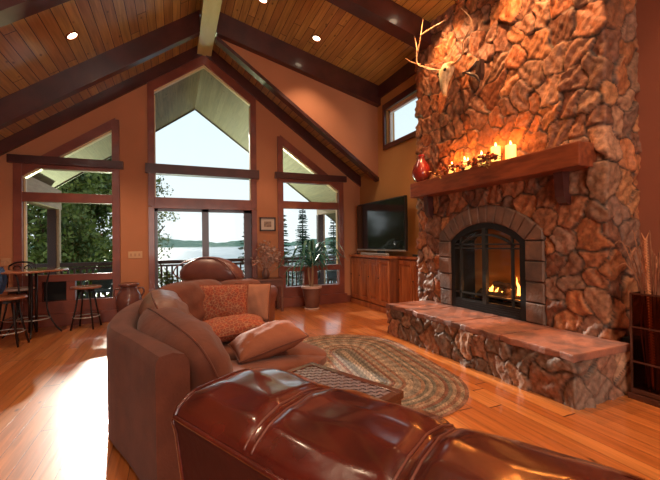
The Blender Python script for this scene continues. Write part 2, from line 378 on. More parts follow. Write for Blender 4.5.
mb = MB(); mb.box((LO[0]+.29, Y2+.085, .40), (LO[0]+.64, Y2+.095, .72)); obj('dark_sheet', mb, mat('dark_sheet', (.012,.010,.010), .9), w1_)  # dark sheet added where the pane only shows dark furniture outside
side_window('window_2', RO_[0], RO_[1], RO_[1], True)
# centre: tall window above, glazed door below
root = bpy.data.objects.new('window_3', None); COL.objects.link(root); root.location = (xc, Y2, 2.2); root['kind'] = 'structure'
mb = MB(); x0, x1 = CO[0], CO[1]
bar(mb, x0-.04, x0+.07, 2.0, 4.12); bar(mb, x1-.07, x1+.04, 2.0, 4.12)
zc2 = lambda x: zc_(x)+.04
slant(mb, x0-.04, xc, zc2, .18); slant(mb, xc, x1+.04, zc2, .18)
bar(mb, x0, x1, 1.96, 2.16)
obj('window_frame', mb, WOODRED, root)
mb = MB(); yo = Y2+.0; g = lambda x: zc2(x)-.18
slant(mb, x0+.05, xc, g, .035, yo, yo+.08); slant(mb, xc, x1-.05, g, .035, yo, yo+.08)
mb.box((x0+.07, yo, 2.16), (x0+.085, yo+.08, 4.0)); mb.box((x1-.085, yo, 2.16), (x1-.07, yo+.08, 4.0)); obj('window_stop', mb, PALEW, root)
mb = MB(); mb.box((x0-.08, Y2-.10, 2.58), (x1+.08, Y2+.12, 2.75), bev=.006); obj('window_header', mb, BEAM, root)
mb = MB(); mb.prism([(x0, 2.0), (x1, 2.0), (x1, zc_(x1)), (xc, zc_(xc)), (x0, zc_(x0))], 1, Y2+.13, Y2+.138); obj('window_pane', mb, GLASS, root)
root = bpy.data.objects.new('door_1', None); COL.objects.link(root); root.location = (xc, Y2, 0); root['kind'] = 'structure'
mb = MB(); bar(mb, x0-.04, x0+.06, 0, 1.98); bar(mb, x1-.06, x1+.04, 0, 1.98); obj('door_frame', mb, WOODRED, root)
DGREY = mat('bronze_door_frame', (.10,.07,.09), .4, coat=.2)
for a, b_ in ((x0+.06, xc+.06), (xc-.06, x1-.06)):
    mb = MB(); k = .06 if a < 0 else .05
    s_ = .05
    yy = Y2+.02 if a < 0 else Y2+.06
    mb.box((a, yy, .02), (a+.05 if a < 0 else a+.12, yy+.04, 1.96)); mb.box((b_-(.12 if a < 0 else .14), yy, .02), (b_, yy+.04, 1.96))
    mb.box((a, yy, .02), (b_, yy+.04, .16)); mb.box((a, yy, 1.91), (b_, yy+.04, 1.96))
    p = obj('door_panel', mb, DGREY, root)
    mb = MB(); mb.box((a+.04, yy+.018, .1), (b_-.04, yy+.024, 1.93)); obj('door_glass', mb, GLASS, p)
# high east window
root = bpy.data.objects.new('window_4', None); COL.objects.link(root); root.location = (W, 5.55, 3.5); root['kind'] = 'structure'
y0, y1, z0, z1 = hw
mb = MB()
for a in ((y0-.07, y1+.07, z0-.09, z0+.0), (y0-.07, y1+.07, z1, z1+.12), (y0-.07, y0, z0, z1), (y1, y1+.07, z0, z1)): mb.box((W-.035, a[0], a[2]), (W+.02, a[1], a[3]), bev=.004)
obj('window_frame', mb, BEAM, root)
mb = MB()
for a in ((y0, y1, z0, z0+.05), (y0, y1, z1-.05, z1), (y0, y0+.05, z0, z1), (y1-.05, y1, z0, z1), ): mb.box((W+.07, a[0], a[2]), (W+.13, a[1], a[3]))
obj('window_sash', mb, mat('pale_window_sash', (.62,.55,.50), .5), root)
mb = MB(); mb.box((W+.095, y0, z0), (W+.101, y1, z1)); obj('window_pane', mb, GLASS, root)

# ------------------------------------------------------------------ stone work
def stone_strip(name, path, z0, z1, step, cell, seed, parent, hole=None, relief=.055, cols=None, flat=None):
    """a strip of field stone wrapped along a plan path; stones are cells with rounded faces, mortar sunk between them"""
    rng = np.random.default_rng(seed)
    P = [np.array(p, float) for p in path]; seg = [np.linalg.norm(b-a) for a, b in zip(P, P[1:])]; Lt = sum(seg)
    nu = int(Lt/step)+1; nv = int((z1-z0)/step)+1
    U = np.linspace(0, Lt, nu); Z = np.linspace(z0, z1, nv)
    cum = np.concatenate([[0], np.cumsum(seg)])
    # snap columns to path corners
    for c in cum[1:-1]: U[np.argmin(abs(U-c))] = c
    nrm = []
    for a, b in zip(P, P[1:]): d = (b-a)/np.linalg.norm(b-a); nrm.append(np.array([-d[1], d[0]]))
    bx = np.zeros((nu, 2)); nn = np.zeros((nu, 2))
    for i, u in enumerate(U):
        k = min(max(np.searchsorted(cum, u, 'right')-1, 0), len(seg)-1)
        bx[i] = P[k] + (P[k+1]-P[k])*(u-cum[k])/seg[k]
        n = sum(nrm[j]*max(0, 1-abs(min(max(u, cum[j]), cum[j+1])-u)/.04) for j in range(len(seg))); nn[i] = n/np.linalg.norm(n)*(1.25 if abs(np.linalg.norm(n)-1) > .2 else 1)
    uu, zz = np.meshgrid(U, Z, indexing='ij')
    wu = uu + .03*np.sin(zz*9+seed) + .018*np.sin(zz*23+uu*11); wz = zz + .03*np.sin(uu*8+seed*2) + .018*np.sin(uu*19-zz*13)
    # seeds: jittered rows with random widths
    sd = []; z = z0-.1; row = 0
    while z < z1+.2:
        hgt = cell*rng.uniform(.75, 1.25)
        u = -.1-rng.uniform(0, cell)
        while u < Lt+.2:
            w = cell*rng.uniform(.6, 1.25); sd.append((u+w/2, z+hgt/2+rng.uniform(-.33, .33)*hgt, rng.uniform(.72, 1.3), rng.uniform(-.9, .9), rng.uniform(.7, 1.0))); u += w
        z += hgt; row += 1
    sd = np.array(sd)
    F1 = np.full(uu.shape, 9.); F2 = np.full(uu.shape, 9.); I1 = np.zeros(uu.shape, int); LX = np.zeros(uu.shape); LZ = np.zeros(uu.shape)
    for i, (su, sz, w, ang, asp) in enumerate(sd):
        du = wu-su; dz = wz-sz; c, s = math.cos(ang), math.sin(ang)
        a = (du*c+dz*s)/asp; b = (-du*s+dz*c)*1.0
        d = (abs(a)**2.6+abs(b)**2.6)**(1/2.6)/w
        m = d < F1
        F2 = np.where(m, F1, np.minimum(F2, d)); F1 = np.where(m, d, F1); I1 = np.where(m, i, I1); LX = np.where(m, a, LX); LZ = np.where(m, b, LZ)
    e = np.clip((F2-F1)/.034, 0, 1); prof = np.sqrt(1-(1-e)**2)
    rnd = rng.random((len(sd), 6))
    tilt = (rnd[I1, 0]-.5)*LX*.5 + (rnd[I1, 1]-.5)*LZ*.5
    rough = .006*np.sin(uu*61+rnd[I1, 2]*30)*np.sin(zz*53+rnd[I1, 3]*30) + .004*np.sin(uu*140+zz*90) + .010*np.sin(LX*38+LZ*21+rnd[I1, 2]*20)
    disp = prof*(relief*(.55+.6*rnd[I1, 4])+tilt*.6+rough*.8)
    if flat is not None: disp = np.where(flat(bx[:, None, 0], bx[:, None, 1], Z[None, :]), 0, disp)
    pos = np.zeros((nu, nv, 3)); pos[..., 0] = bx[:, None, 0]+nn[:, None, 0]*disp; pos[..., 1] = bx[:, None, 1]+nn[:, None, 1]*disp; pos[..., 2] = zz
    cols = np.array(cols or [(.40,.145,.06),(.33,.125,.06),(.25,.115,.07),(.44,.19,.085),(.27,.14,.095),(.21,.085,.05),(.35,.18,.11)])
    cc = cols[(rnd[:, 5]*len(cols)).astype(int)][I1]*np.array((1, .90, .82))*(.8+.4*rnd[I1, 2])[..., None]
    mort = np.array((.05,.028,.02)); k = np.clip(e*1.8-.25, 0, 1)[..., None]; cc = cc*k+mort*(1-k)
    idx = np.arange(nu*nv).reshape(nu, nv)
    A, B, C_, D = idx[:-1, :-1], idx[1:, :-1], idx[1:, 1:], idx[:-1, 1:]
    if hole is not None:
        cx = (bx[:-1]+bx[1:])/2; cz = (Z[:-1]+Z[1:])/2
        keep = ~hole(cx[:, None, 0], cx[:, None, 1], cz[None, :])
    else: keep = np.ones(A.shape, bool)
    f = np.stack([A[keep], B[keep], C_[keep], D[keep]], -1).reshape(-1, 4)
    me = bpy.data.meshes.new(name); me.from_pydata(pos.reshape(-1, 3).tolist(), [], f.tolist())
    at = me.color_attributes.new('Col', 'FLOAT_COLOR', 'POINT')
    rgba = np.ones((nu*nv, 4), np.float32); rgba[:, :3] = cc.reshape(-1, 3); at.data.foreach_set('color', rgba.ravel())
    me.update()
    return obj(name, me, STONE, parent, smooth=True)
XF = 3.53; YF0 = 2.03; YF1 = 4.71; HH = .42
FP = thing('stone_fireplace', (XF, 3.4, 0), 'tall fieldstone fireplace with arched black firebox, timber mantel and raised hearth', 'fireplace')
Rin = .875; zcn = .645; ymid = 3.405
def inhole(x, y, z):
    inner = (abs(y-ymid) < .60) & (z < np.where(abs(y-ymid) < .60, zcn+np.sqrt(np.maximum((Rin+.05)**2-(y-ymid)**2, 0)), 0)) & (x < XF+.01)
    return inner
stone_strip('chimney_breast', [(WX, YF0), (XF, YF0), (XF, YF1), (W+.02, YF1)][::-1][::-1], 0, 4.62, .0145, .235, 3, FP, hole=inhole, relief=.032, flat=lambda x, y, z: (abs(y-ymid) < .80) & (x < XF+.01) & (z < np.where(abs(y-ymid) < .74, zcn+np.sqrt(np.maximum(1.08**2-(y-ymid)**2, 0)), 1.38)))
# arch surround blocks (front face a little proud of the stone)
mb = MB(); rb = random.Random(4)
xf = XF-.045
def blk(pts, dx):
    # one dressed block: outline in (y,z), face at xf-dx, slightly shrunk for the joint
    cy = sum(p[0] for p in pts)/len(pts); cz = sum(p[1] for p in pts)/len(pts)
    q = []
    for p in pts:
        v = V((p[0]-cy, p[1]-cz)); l = v.length; v *= (l-.009)/l; q.append((cy+v.x, cz+v.y))
    q2 = []
    for p in pts:
        v = V((p[0]-cy, p[1]-cz)); l = v.length; v *= (l-.024)/l; q2.append((cy+v.x, cz+v.y))
    n = len(q); A = [mb.bm.verts.new((XF+.05, *p)) for p in q]; B = [mb.bm.verts.new((xf-dx+.012, *p)) for p in q]; C_ = [mb.bm.verts.new((xf-dx, *p)) for p in q2]
    mb.bm.faces.new(C_)
    for R, Q in ((A, B), (B, C_)):
        for i in range(n): mb.bm.faces.new((R[i], R[(i+1) % n], Q[(i+1) % n], Q[i]))
zb = [HH, .64, .86, 1.08, 1.30]
for a, b_ in ((2.60, 2.83), (3.98, 4.21)):
    for z0, z1 in zip(zb, zb[1:]): blk([(a, z0), (b_, z0), (b_, z1), (a, z1)], rb.uniform(0, .02))
Ro = 1.10; an = math.asin(.575/Rin); N_ = 11
for i in range(N_):
    a0 = -an + 2*an*i/N_; a1 = -an + 2*an*(i+1)/N_
    am = (a0+a1)/2
    pt = lambda r, a: (ymid+r*math.sin(a), zcn+r*math.cos(a))
    blk([pt(Rin, a0), pt(Rin, a1), pt(Ro, a1), pt(Ro, a0)], rb.uniform(0, .02))
for s in (-1, 1):
    p = (ymid+s*Ro*math.sin(an), zcn+Ro*math.cos(an)); o = ymid+s*.805; i_ = ymid+s*.575
    blk([(i_, 1.30), (o, 1.30), p][::s] if 0 else [(i_, 1.30), (o, 1.30), (o, 1.42), p], .01)
obj('arch_surround', mb, BLOCKM, FP)
mb = MB(); mb.prism([(2.6, HH), (4.21, HH), (4.21, 1.42), (4.12, 1.48)] + [(ymid+1.09*math.sin(a), zcn+1.09*math.cos(a)) for a in [an-2*an*k/14 for k in range(15)]] + [(2.6, 1.40)] , 0, XF+.0, XF+.03)
bmesh.ops.triangulate(mb.bm, faces=mb.bm.faces[:])
# joint backing with the opening cut by building it as a band instead
mb.bm.free(); mb = MB()
mort = mat('mortar', (.10,.065,.05), .95, bump=.5)
for a, b_ in ((2.60, 2.83), (3.98, 4.21)): mb.box((XF-.02, a, HH), (XF+.05, b_, 1.36))
for i in range(16):
    a0 = -an+2*an*i/16; a1 = -an+2*an*(i+1)/16
    mb.prism([pt(Rin, a0), pt(Rin, a1), pt(Ro-.01, a1), pt(Ro-.01, a0)], 0, XF-.02, XF+.05)
obj('surround_mortar', mb, mort, FP)
# firebox: lining box open to the front
def archpts(R, zbot, half, n=18):
    a = math.asin(half/R); return [(ymid-half, zbot)] + [(ymid+R*math.sin(t), zcn+R*math.cos(t)) for t in [-a+2*a*k/n for k in range(n+1)]] + [(ymid+half, zbot)]
mb = MB(); pts = archpts(Rin, HH-.02, .575); n = len(pts)
A = [mb.bm.verts.new((XF-.02, *p)) for p in pts]; B = [mb.bm.verts.new((XF+.46, ymid+(p[0]-ymid)*.8, p[1])) for p in pts]
mb.bm.faces.new(B)
for i in range(n): mb.bm.faces.new((A[i], A[(i+1) % n], B[(i+1) % n], B[i]))
obj('firebox', mb, SOOT, FP)
# doors
mb = MB(); po = archpts(Rin, HH, .575); pi_ = archpts(Rin-.07, HH+.13, .505)
x0, x1 = XF-.03, XF+.015
n = len(po)
for i in range(n):
    j = (i+1) % n
    qa, qb, qc, qd = po[i], po[j], pi_[j], pi_[i]
    vs = [mb.bm.verts.new((x, *p)) for x in (x0, x1) for p in (qa, qb, qc, qd)]
    for f in ((0,1,2,3), (7,6,5,4), (0,4,5,1), (1,5,6,2), (2,6,7,3), (3,7,4,0)): mb.bm.faces.new([vs[k] for k in f])
FR = obj('door_frame', mb, METAL, FP)
mb = MB()
zt = lambda y: zcn+math.sqrt((Rin-.06)**2-(y-ymid)**2)
mb.box((x0-.005, ymid-.028, HH+.1), (x1, ymid+.028, zt(ymid)))
for s in (-1, 1):
    y = ymid+s*.40; mb.box((x0, y-.011, HH+.1), (x1-.01, y+.011, zt(y)))
for z in (1.20, 1.25, HH+.20): mb.box((x0, ymid-.51, z), (x1-.01, ymid+.51, z+.018))
# inner arch bar
for i in range(14):
    r1, r2 = Rin-.13, Rin-.155; a_ = .46
    a0 = -a_/r1*1.0+2*a_/r1*i/14; a1 = -a_/r1+2*a_/r1*(i+1)/14
    mb.prism([pt(r1, a0), pt(r1, a1), pt(r2, a1), pt(r2, a0)], 0, x0, x1-.01)
obj('door_bars', mb, mat('door_bar_metal', (.05,.05,.045), .4, metal=.5), FR)
mb = MB()
for k in range(4): mb.box((x0-.004, ymid-.50, HH+.02+k*.026), (x1, ymid+.50, HH+.032+k*.026))
obj('louvre', mb, METAL, FR)
mb = MB(); mb.prism(archpts(Rin-.06, HH+.12, .51), 0, XF+.0, XF+.004); obj('door_glass', mb, GLASS, FR)
def log(p0, p1, r):
    mb = MB(); P = bez([p0, (V(p0)+V(p1))/2+V((.01, 0, .015)), p1], 4); mb.tube(P, [r*(1+.12*math.sin(i*2.1)) for i in range(len(P))], 10); return obj('log', mb, LOGM, FP, smooth=True)
log((XF+.16, 3.02, .60), (XF+.20, 3.72, .60), .05); log((XF+.28, 3.05, .62), (XF+.26, 3.74, .62), .055)
log((XF+.15, 3.2, .68), (XF+.30, 3.55, .72), .042); log((XF+.28, 3.12, .70), (XF+.17, 3.45, .76), .036)
mb = MB()
for k in range(6): mb.box((XF+.10, 3.0+k*.145, .52), (XF+.34, 3.02+k*.145, .545))
mb.box((XF+.10, 2.98, .50), (XF+.12, 3.80, .56)); obj('grate', mb, METAL, FP)
rf = random.Random(11)
for (y, h, w) in ((3.06, .22, .05), (3.12, .27, .05), (3.20, .12, .04), (3.42, .12, .045), (3.50, .17, .05), (3.56, .10, .04), (3.33, .09, .05)):
    mb = MB(); x = XF+.20; P = []; R = []
    for i in range(9):
        t = i/8; P.append((x+rf.uniform(-.006, .006), y+.02*math.sin(t*5+y*9), .60+h*t)); R.append(w*.5*math.sin(PI*min(1, t*.8+.2))**1.0*(1-t)**.5+.001)
    mb.tube(P, R, 8); obj('flame', mb, FLAME, FP, smooth=True)
# mantel
mb = MB(); mb.box((3.28, 2.10, 1.955), (XF+.02, 4.60, 2.175), bev=.012)
for v in mb.bm.verts: v.co.x += .006*math.sin(v.co.y*9); 
obj('mantel_beam', mb, MANTELM, FP)
for y in (2.38, 4.40):
    mb = MB(); mb.prism([(XF+.02, 1.62), (3.46, 1.66), (3.42, 1.72), (3.40, 1.955), (XF+.02, 1.955)], 1, y-.045, y+.045); obj('corbel', mb, BEAM, FP)
# hearth
stone_strip('hearth_base', [(3.53, 1.88), (2.83, 1.88), (2.83, 4.50), (XF+.05, 4.50)], 0, .365, .0145, .24, 9, FP, relief=.035, cols=[(.36,.17,.10),(.30,.15,.10),(.24,.15,.11),(.40,.22,.14),(.20,.13,.10),(.28,.18,.14)])
mb = MB(); ys = [1.845, 2.55, 3.18, 3.92, 4.535]
for a, b_ in zip(ys, ys[1:]):
    mb.box((2.79, a+.005, .36), (XF+.01, b_-.005, .42), bev=.012)
bmesh.ops.subdivide_edges(mb.bm, edges=mb.bm.edges[:], cuts=5, use_grid_fill=True)
rs = random.Random(2)
for v in mb.bm.verts:
    v.co.z += .004*math.sin(v.co.x*31)*math.sin(v.co.y*27)+rs.uniform(-.0015, .0015)
    if v.co.x < 2.83: v.co.x += .010*math.sin(v.co.y*23)+.006*math.sin(v.co.y*61)
obj('hearth_slab', mb, SLABM, FP)

# ------------------------------------------------------------------ cabinet, tv
CB = thing('media_cabinet', (3.65, 6.3, 0), 'knotty wood media cabinet with panelled doors along the ochre wall under the television', 'cabinet')
XC = 3.56; CY0 = 5.67; CY1 = 7.22
mb = MB(); mb.box((XC+.02, CY0, .07), (W-.04, CY1, 1.0)); mb.box((XC+.05, CY0+.02, 0), (W-.04, CY1-.02, .07)); mb.box((3.765, 4.78, 0), (W-.04, CY0, 1.0)); obj('carcass', mb, mat('cabinet_carcass_wood', (.30,.09,.03), .45, noise=((.18,.05,.02), 2.2, 6), stretch=(5,5,.8)), CB)
mb = MB(); mb.box((XC-.03, CY0-.03, 1.0), (W-.04, CY1+.02, 1.045), bev=.008); mb.box((3.735, 4.76, 1.0), (W-.04, CY0-.03, 1.045), bev=.006); obj('worktop', mb, CABM, CB)
mb = MB(); mb.box((XC-.01, CY0-.01, 0), (XC+.03, CY1, .09), bev=.005); obj('plinth', mb, CABM, CB)
def pdoor(y0, y1, x, par, nm='door'):
    mb = MB(); t = .055
    mb.box((x-.024, y0+.004, .12), (x, y0+t, .97), bev=.003); mb.box((x-.024, y1-t, .12), (x, y1-.004, .97), bev=.003)
    mb.box((x-.022, y0+t, .12), (x, y1-t, .12+t+.02), bev=.003); mb.box((x-.022, y0+t, .97-t-.01), (x, y1-t, .97), bev=.003)
    mb.box((x-.003, y0+t, .18), (x, y1-t, .92)); mb.box((x-.016, y0+t+.035, .24), (x-.002, y1-t-.035, .86), bev=.006)
    d = obj(nm, mb, CABM, par)
    mb = MB(); mb.ball((x-.035, y1-.03, .62), .013, 2); obj('knob', mb, IRON, d, smooth=True)
n = 4; wd = (CY1-CY0-.02)/n
for k in range(n): pdoor(CY0+.015+k*wd, CY0+.005+(k+1)*wd, XC+.02, CB)
pdoor(4.82, 5.22, 3.765, CB); pdoor(5.24, 5.64, 3.765, CB)
TV = thing('television', (3.68, 6.2, 1.045), 'large black flat screen television standing on the wooden cabinet', 'television')
mb = MB(); mb.box((3.665, 5.30, 1.14), (3.72, 7.10, 2.11), bev=.008); obj('bezel', mb, TVF, TV)
mb = MB(); mb.box((3.660, 5.325, 1.175), (3.667, 7.075, 2.085)); obj('screen', mb, SCREEN, TV)
mb = MB(); mb.box((3.655, 5.30, 1.135), (3.67, 7.10, 1.16)); obj('lower_trim', mb, SILVER, TV)
mb = MB(); mb.box((3.69, 6.02, 1.06), (3.71, 6.30, 1.15)); mb.lathe([(.09, 0), (.09, .008), (.08, .014)], (3.70, 6.16, 1.0455), 24)
obj('stand', mb, TVF, TV)
mb = MB(); mb.box((3.54, 5.72, 1.046), (3.60, 6.72, 1.095), bev=.012); sb = obj('soundbar', mb, SILVER, org=(3.6, 6.2, 1.046)); tag(sb, 'long thin silver soundbar lying in front of the television', 'soundbar')
mb = MB(); mb.box((3.745, 4.85, 1.046), (3.795, 5.22, 1.085), bev=.006); o = obj('media_player', mb, TVF, org=(3.8, 5.0, 1.046)); tag(o, 'slim black box on the cabinet beside the stone chimney', 'media player')
mb = MB(); mb.box((3.60, 6.98, 1.046), (3.66, 7.12, 1.07), bev=.004); mb.box((3.61, 7.02, 1.07), (3.63, 7.04, 1.12)); o = obj('cable_box', mb, TVF, org=(3.63, 7.05, 1.046)); tag(o, 'small black box at the far end of the cabinet top by the window wall', 'cable box')

# ------------------------------------------------------------------ wall bits
def plate(x, z, lab):
    t = thing('light_switch', (x, Y2, z-.06), lab, 'light switch')
    mb = MB(); mb.box((x-.06, Y2-.008, z-.06), (x+.06, Y2, z+.06), bev=.003); obj('switch_plate', mb, PLATE, t)
    for s in (-.028, .028): mb = MB(); mb.box((x+s-.012, Y2-.012, z-.025), (x+s+.012, Y2-.006, z+.025), bev=.002); obj('rocker', mb, PLATE, t)
plate(-2.43, 1.06, 'orange switch plate on the wall left of the left window'); 
t = thing('light_switch', (-.66, Y2, 1.07), 'wide tan switch plate on the wall between left window and glass door', 'light switch')
mb = MB(); mb.box((-.74, Y2-.008, 1.07), (-.52, Y2, 1.19), bev=.003); obj('switch_plate', mb, mat('tan_plate', (.62,.36,.18), .5), t)
for k in range(3): mb = MB(); mb.box((-.71+k*.065, Y2-.012, 1.105), (-.68+k*.065, Y2-.006, 1.155), bev=.002); obj('rocker', mb, PLATE, t)
PF = thing('framed_picture', (1.74, Y2, 1.56), 'small dark framed picture on the wall right of the glass door', 'picture')
mb = MB(); a, b_, c, d = 1.575, 1.90, 1.55, 1.83
mb.box((a, Y2-.025, c), (b_, Y2, c+.028)); mb.box((a, Y2-.025, d-.028), (b_, Y2, d)); mb.box((a, Y2-.025, c), (a+.028, Y2, d)); mb.box((b_-.028, Y2-.025, c), (b_, Y2, d)); obj('frame', mb, FRAMEM, PF)
mb = MB(); mb.box((a+.02, Y2-.012, c+.02), (b_-.02, Y2-.004, d-.02)); obj('mount', mb, PAPER, PF)
mb = MB(); mb.box((a+.09, Y2-.015, c+.085), (b_-.09, Y2-.010, d-.085)); obj('print', mb, PRINT, PF)

# ------------------------------------------------------------------ mantel objects
zm = 2.176
def candle(y, x, r, h, lab):
    t = thing('pillar_candle', (x, y, zm), lab, 'candle', 'lit candles on the mantel')
    mb = MB(); mb.lathe([(r*.96, 0), (r, .004), (r, h-.006), (r*.94, h), (r*.8, h-.004), (r*.3, h-.012)], (x, y, zm), 20); obj('wax', mb, WAX, t, smooth=True, angle=40)
    mb = MB(); mb.tube([(x, y, zm+h-.014), (x, y, zm+h+.012)], .0025, 6); obj('wick', mb, METAL, t)
    mb = MB(); mb.tube([(x, y, zm+h+.004), (x, y, zm+h+.016), (x, y, zm+h+.032), (x, y, zm+h+.05)], [.004, .010, .007, .001], 8); obj('flame', mb, FLAMEC, t, smooth=True)
    l = bpy.data.lights.new('candle_light', 'POINT'); l.energy = 2.6; l.color = (1, .30, .05); l.shadow_soft_size = .02
    lo = bpy.data.objects.new('candle_light', l); COL.objects.link(lo); lo.location = (x-.01, y, zm+h+.06)
candle(2.90, 3.39, .055, .165, 'thick lit candle nearest the right end of the mantel')
candle(3.11, 3.40, .050, .20, 'tallest lit candle on the mantel, second from the right end')
candle(3.32, 3.40, .045, .155, 'lit candle on the mantel, third from the right end')
candle(3.50, 3.36, .038, .11, 'short lit candle low among the leaves at middle of the mantel')
candle(3.62, 3.42, .042, .155, 'slim lit candle behind the berries, second from the left')
candle(3.83, 3.40, .045, .13, 'lit candle furthest left on the mantel beside gold leaves')
G = thing('leaf_garland', (3.36, 3.4, zm), 'garland of red brown and gold leaves with dark berries along the mantel', 'garland')
rg = random.Random(5)
def leafmesh(mb, c, s, rg, n=1):
    for _ in range(n):
        R = Matrix.Rotation(rg.uniform(0, 6.28), 4, 'Z') @ Matrix.Rotation(rg.uniform(-1.2, 1.2), 4, 'X') @ Matrix.Rotation(rg.uniform(-1, 1), 4, 'Y')
        P = [(0, 0, 0), (.35, .25, .05), (.75, .22, .02), (1, 0, -.08), (.75, -.22, .02), (.35, -.25, .05)]
        P = [V(c) + (R @ V(p)) * s for p in P]; m = V(c) + (R @ V((.5, 0, -.03)))*s
        vs = [mb.bm.verts.new(p) for p in P]; vm = mb.bm.verts.new(m)
        for i in range(6): mb.bm.faces.new((vs[i], vs[(i+1) % 6], vm))
mbs = [MB(), MB(), MB()]
for i in range(120):
    y = rg.uniform(2.98, 3.92); leafmesh(mbs[0], (3.30+rg.uniform(-.035, .04), y, zm+rg.uniform(.02, .10)), rg.uniform(.05, .085), rg)
for i in range(44): leafmesh(mbs[1], (3.285+rg.uniform(-.04, .02), rg.choice([3.99+rg.uniform(-.06, .10), 3.15+rg.uniform(-.05, .05)]), zm+rg.uniform(-.03, .08)), rg.uniform(.04, .08), rg)
obj('dark_leaves', mbs[0], GRNRUST, G); obj('gold_leaves', mbs[1], GOLDL, G)
for i in range(34):
    mb = MB(); mb.ball((3.28+rg.uniform(-.03, .03), rg.uniform(3.0, 3.85), zm+rg.uniform(.02, .12)), rg.uniform(.009, .016), 1); obj('berry', mb, BERRY, G, smooth=True)
mb = MB(); mb.tube(bez([(3.36, 2.98, zm+.014), (3.35, 3.3, zm+.024), (3.36, 3.6, zm+.012), (3.34, 4.0, zm+.014)], 6), .008, 6); obj('vine', mb, GRNRUST, G)
VS = thing('mantel_vase', (3.41, 4.49, zm), 'bulbous red vase with a dark side on the left end of the mantel', 'vase')
mb = MB(); mb.lathe([(.05, 0), (.095, .03), (.135, .10), (.14, .17), (.115, .26), (.065, .33), (.04, .37), (.048, .40)], (3.41, 4.49, zm), 28); obj('vase_body', mb, BRANZE, VS, smooth=True)
mb = MB(); mb.lathe([(.05, .395), (.055, .405), (.045, .415), (.025, .405)], (3.41, 4.49, zm), 24); obj('vase_lip', mb, mat('vase_lip_red', (.5,.03,.02), .2, coat=.5), VS, smooth=True)
# deer skull with antlers
SK = thing('deer_skull', (3.46, 3.88, 3.35), 'antlered deer skull hung on the stone chimney above the mantel', 'mounted skull')
mb = MB()
mb.tube([(3.46, 3.86, 3.68), (3.40, 3.87, 3.62), (3.36, 3.88, 3.54), (3.35, 3.90, 3.43), (3.36, 3.91, 3.33), (3.38, 3.92, 3.26)], [.045, .085, .095, .058, .040, .022], 14)
for s in (-1, 1):
    mb.ball((3.34, 3.88+s*.075, 3.56), .04, 2, (1, .8, 1)); mb.tube([(3.35, 3.88+s*.09, 3.53), (3.34, 3.895+s*.05, 3.43)], [.022, .012], 8)
obj('skull', mb, SKULLM, SK, smooth=True)
for s in (-1, 1):
    mb = MB(); mb.ball((3.295, 3.88+s*.062, 3.56), .022, 2); obj('eye_socket', mb, SOOT, SK, smooth=True)
def antler(pts, r0, tines):
    mb = MB(); P = bez(pts, 7); n = len(P); mb.tube(P, [r0*(1-.75*i/n) for i in range(n)], 8)
    for tp in tines: Q = bez(tp, 5); mb.tube(Q, [r0*.55*(1-.8*i/len(Q))+.001 for i in range(len(Q))], 7)
    return obj('antler', mb, BONE, SK, smooth=True)
antler([(3.40, 3.93, 3.63), (3.32, 4.02, 3.64), (3.26, 4.20, 3.76), (3.22, 4.31, 3.86), (3.21, 4.30, 4.08), (3.22, 4.43, 4.46)], .019,
       [[(3.22, 4.30, 3.98), (3.21, 4.22, 4.14), (3.21, 4.19, 4.24), (3.22, 4.16, 4.40)], [(3.24, 4.26, 3.82), (3.20, 4.38, 3.89), (3.16, 4.50, 4.00)], [(3.34, 4.0, 3.635), (3.26, 4.10, 3.68), (3.20, 4.26, 3.80)], [(3.21, 4.20, 4.20), (3.20, 4.02, 4.17), (3.20, 3.82, 4.14), (3.21, 3.68, 4.12)]])
antler([(3.40, 3.83, 3.63), (3.34, 3.62, 3.60), (3.30, 3.50, 3.62), (3.28, 3.46, 3.75), (3.28, 3.36, 3.84), (3.28, 3.34, 3.96), (3.30, 3.52, 4.20)], .018,
       [[(3.28, 3.47, 3.72), (3.24, 3.54, 3.82), (3.22, 3.58, 3.94)], [(3.30, 3.50, 3.62), (3.24, 3.40, 3.62), (3.18, 3.30, 3.68)]])
DA = thing('dark_antler', (3.46, 3.50, 3.40), 'small dark forked antler on the stone right of the deer skull', 'antler')
mb = MB(); DKB = mat('dark_horn', (.04,.02,.018), .4)
mb.tube(bez([(3.46, 3.66, 3.47), (3.40, 3.52, 3.42), (3.38, 3.42, 3.42), (3.40, 3.36, 3.50)], 6), [.022]*13+[.02, .02, .018, .015, .01, .006], 8)
obj('upper_prong', mb, DKB, DA, smooth=True)
mb = MB(); mb.tube(bez([(3.40, 3.56, 3.43), (3.38, 3.46, 3.36), (3.39, 3.38, 3.30), (3.41, 3.34, 3.22)], 6), [.02]*12+[.02, .018, .016, .014, .012, .01, .006], 8); obj('lower_prong', mb, DKB, DA, smooth=True)
mb = MB(); mb.prism([(3.33, 3.50), (3.42, 3.48), (3.42, 3.30), (3.36, 3.26), (3.33, 3.32)], 0, 3.42, 3.48); obj('plaque', mb, DKB, DA)
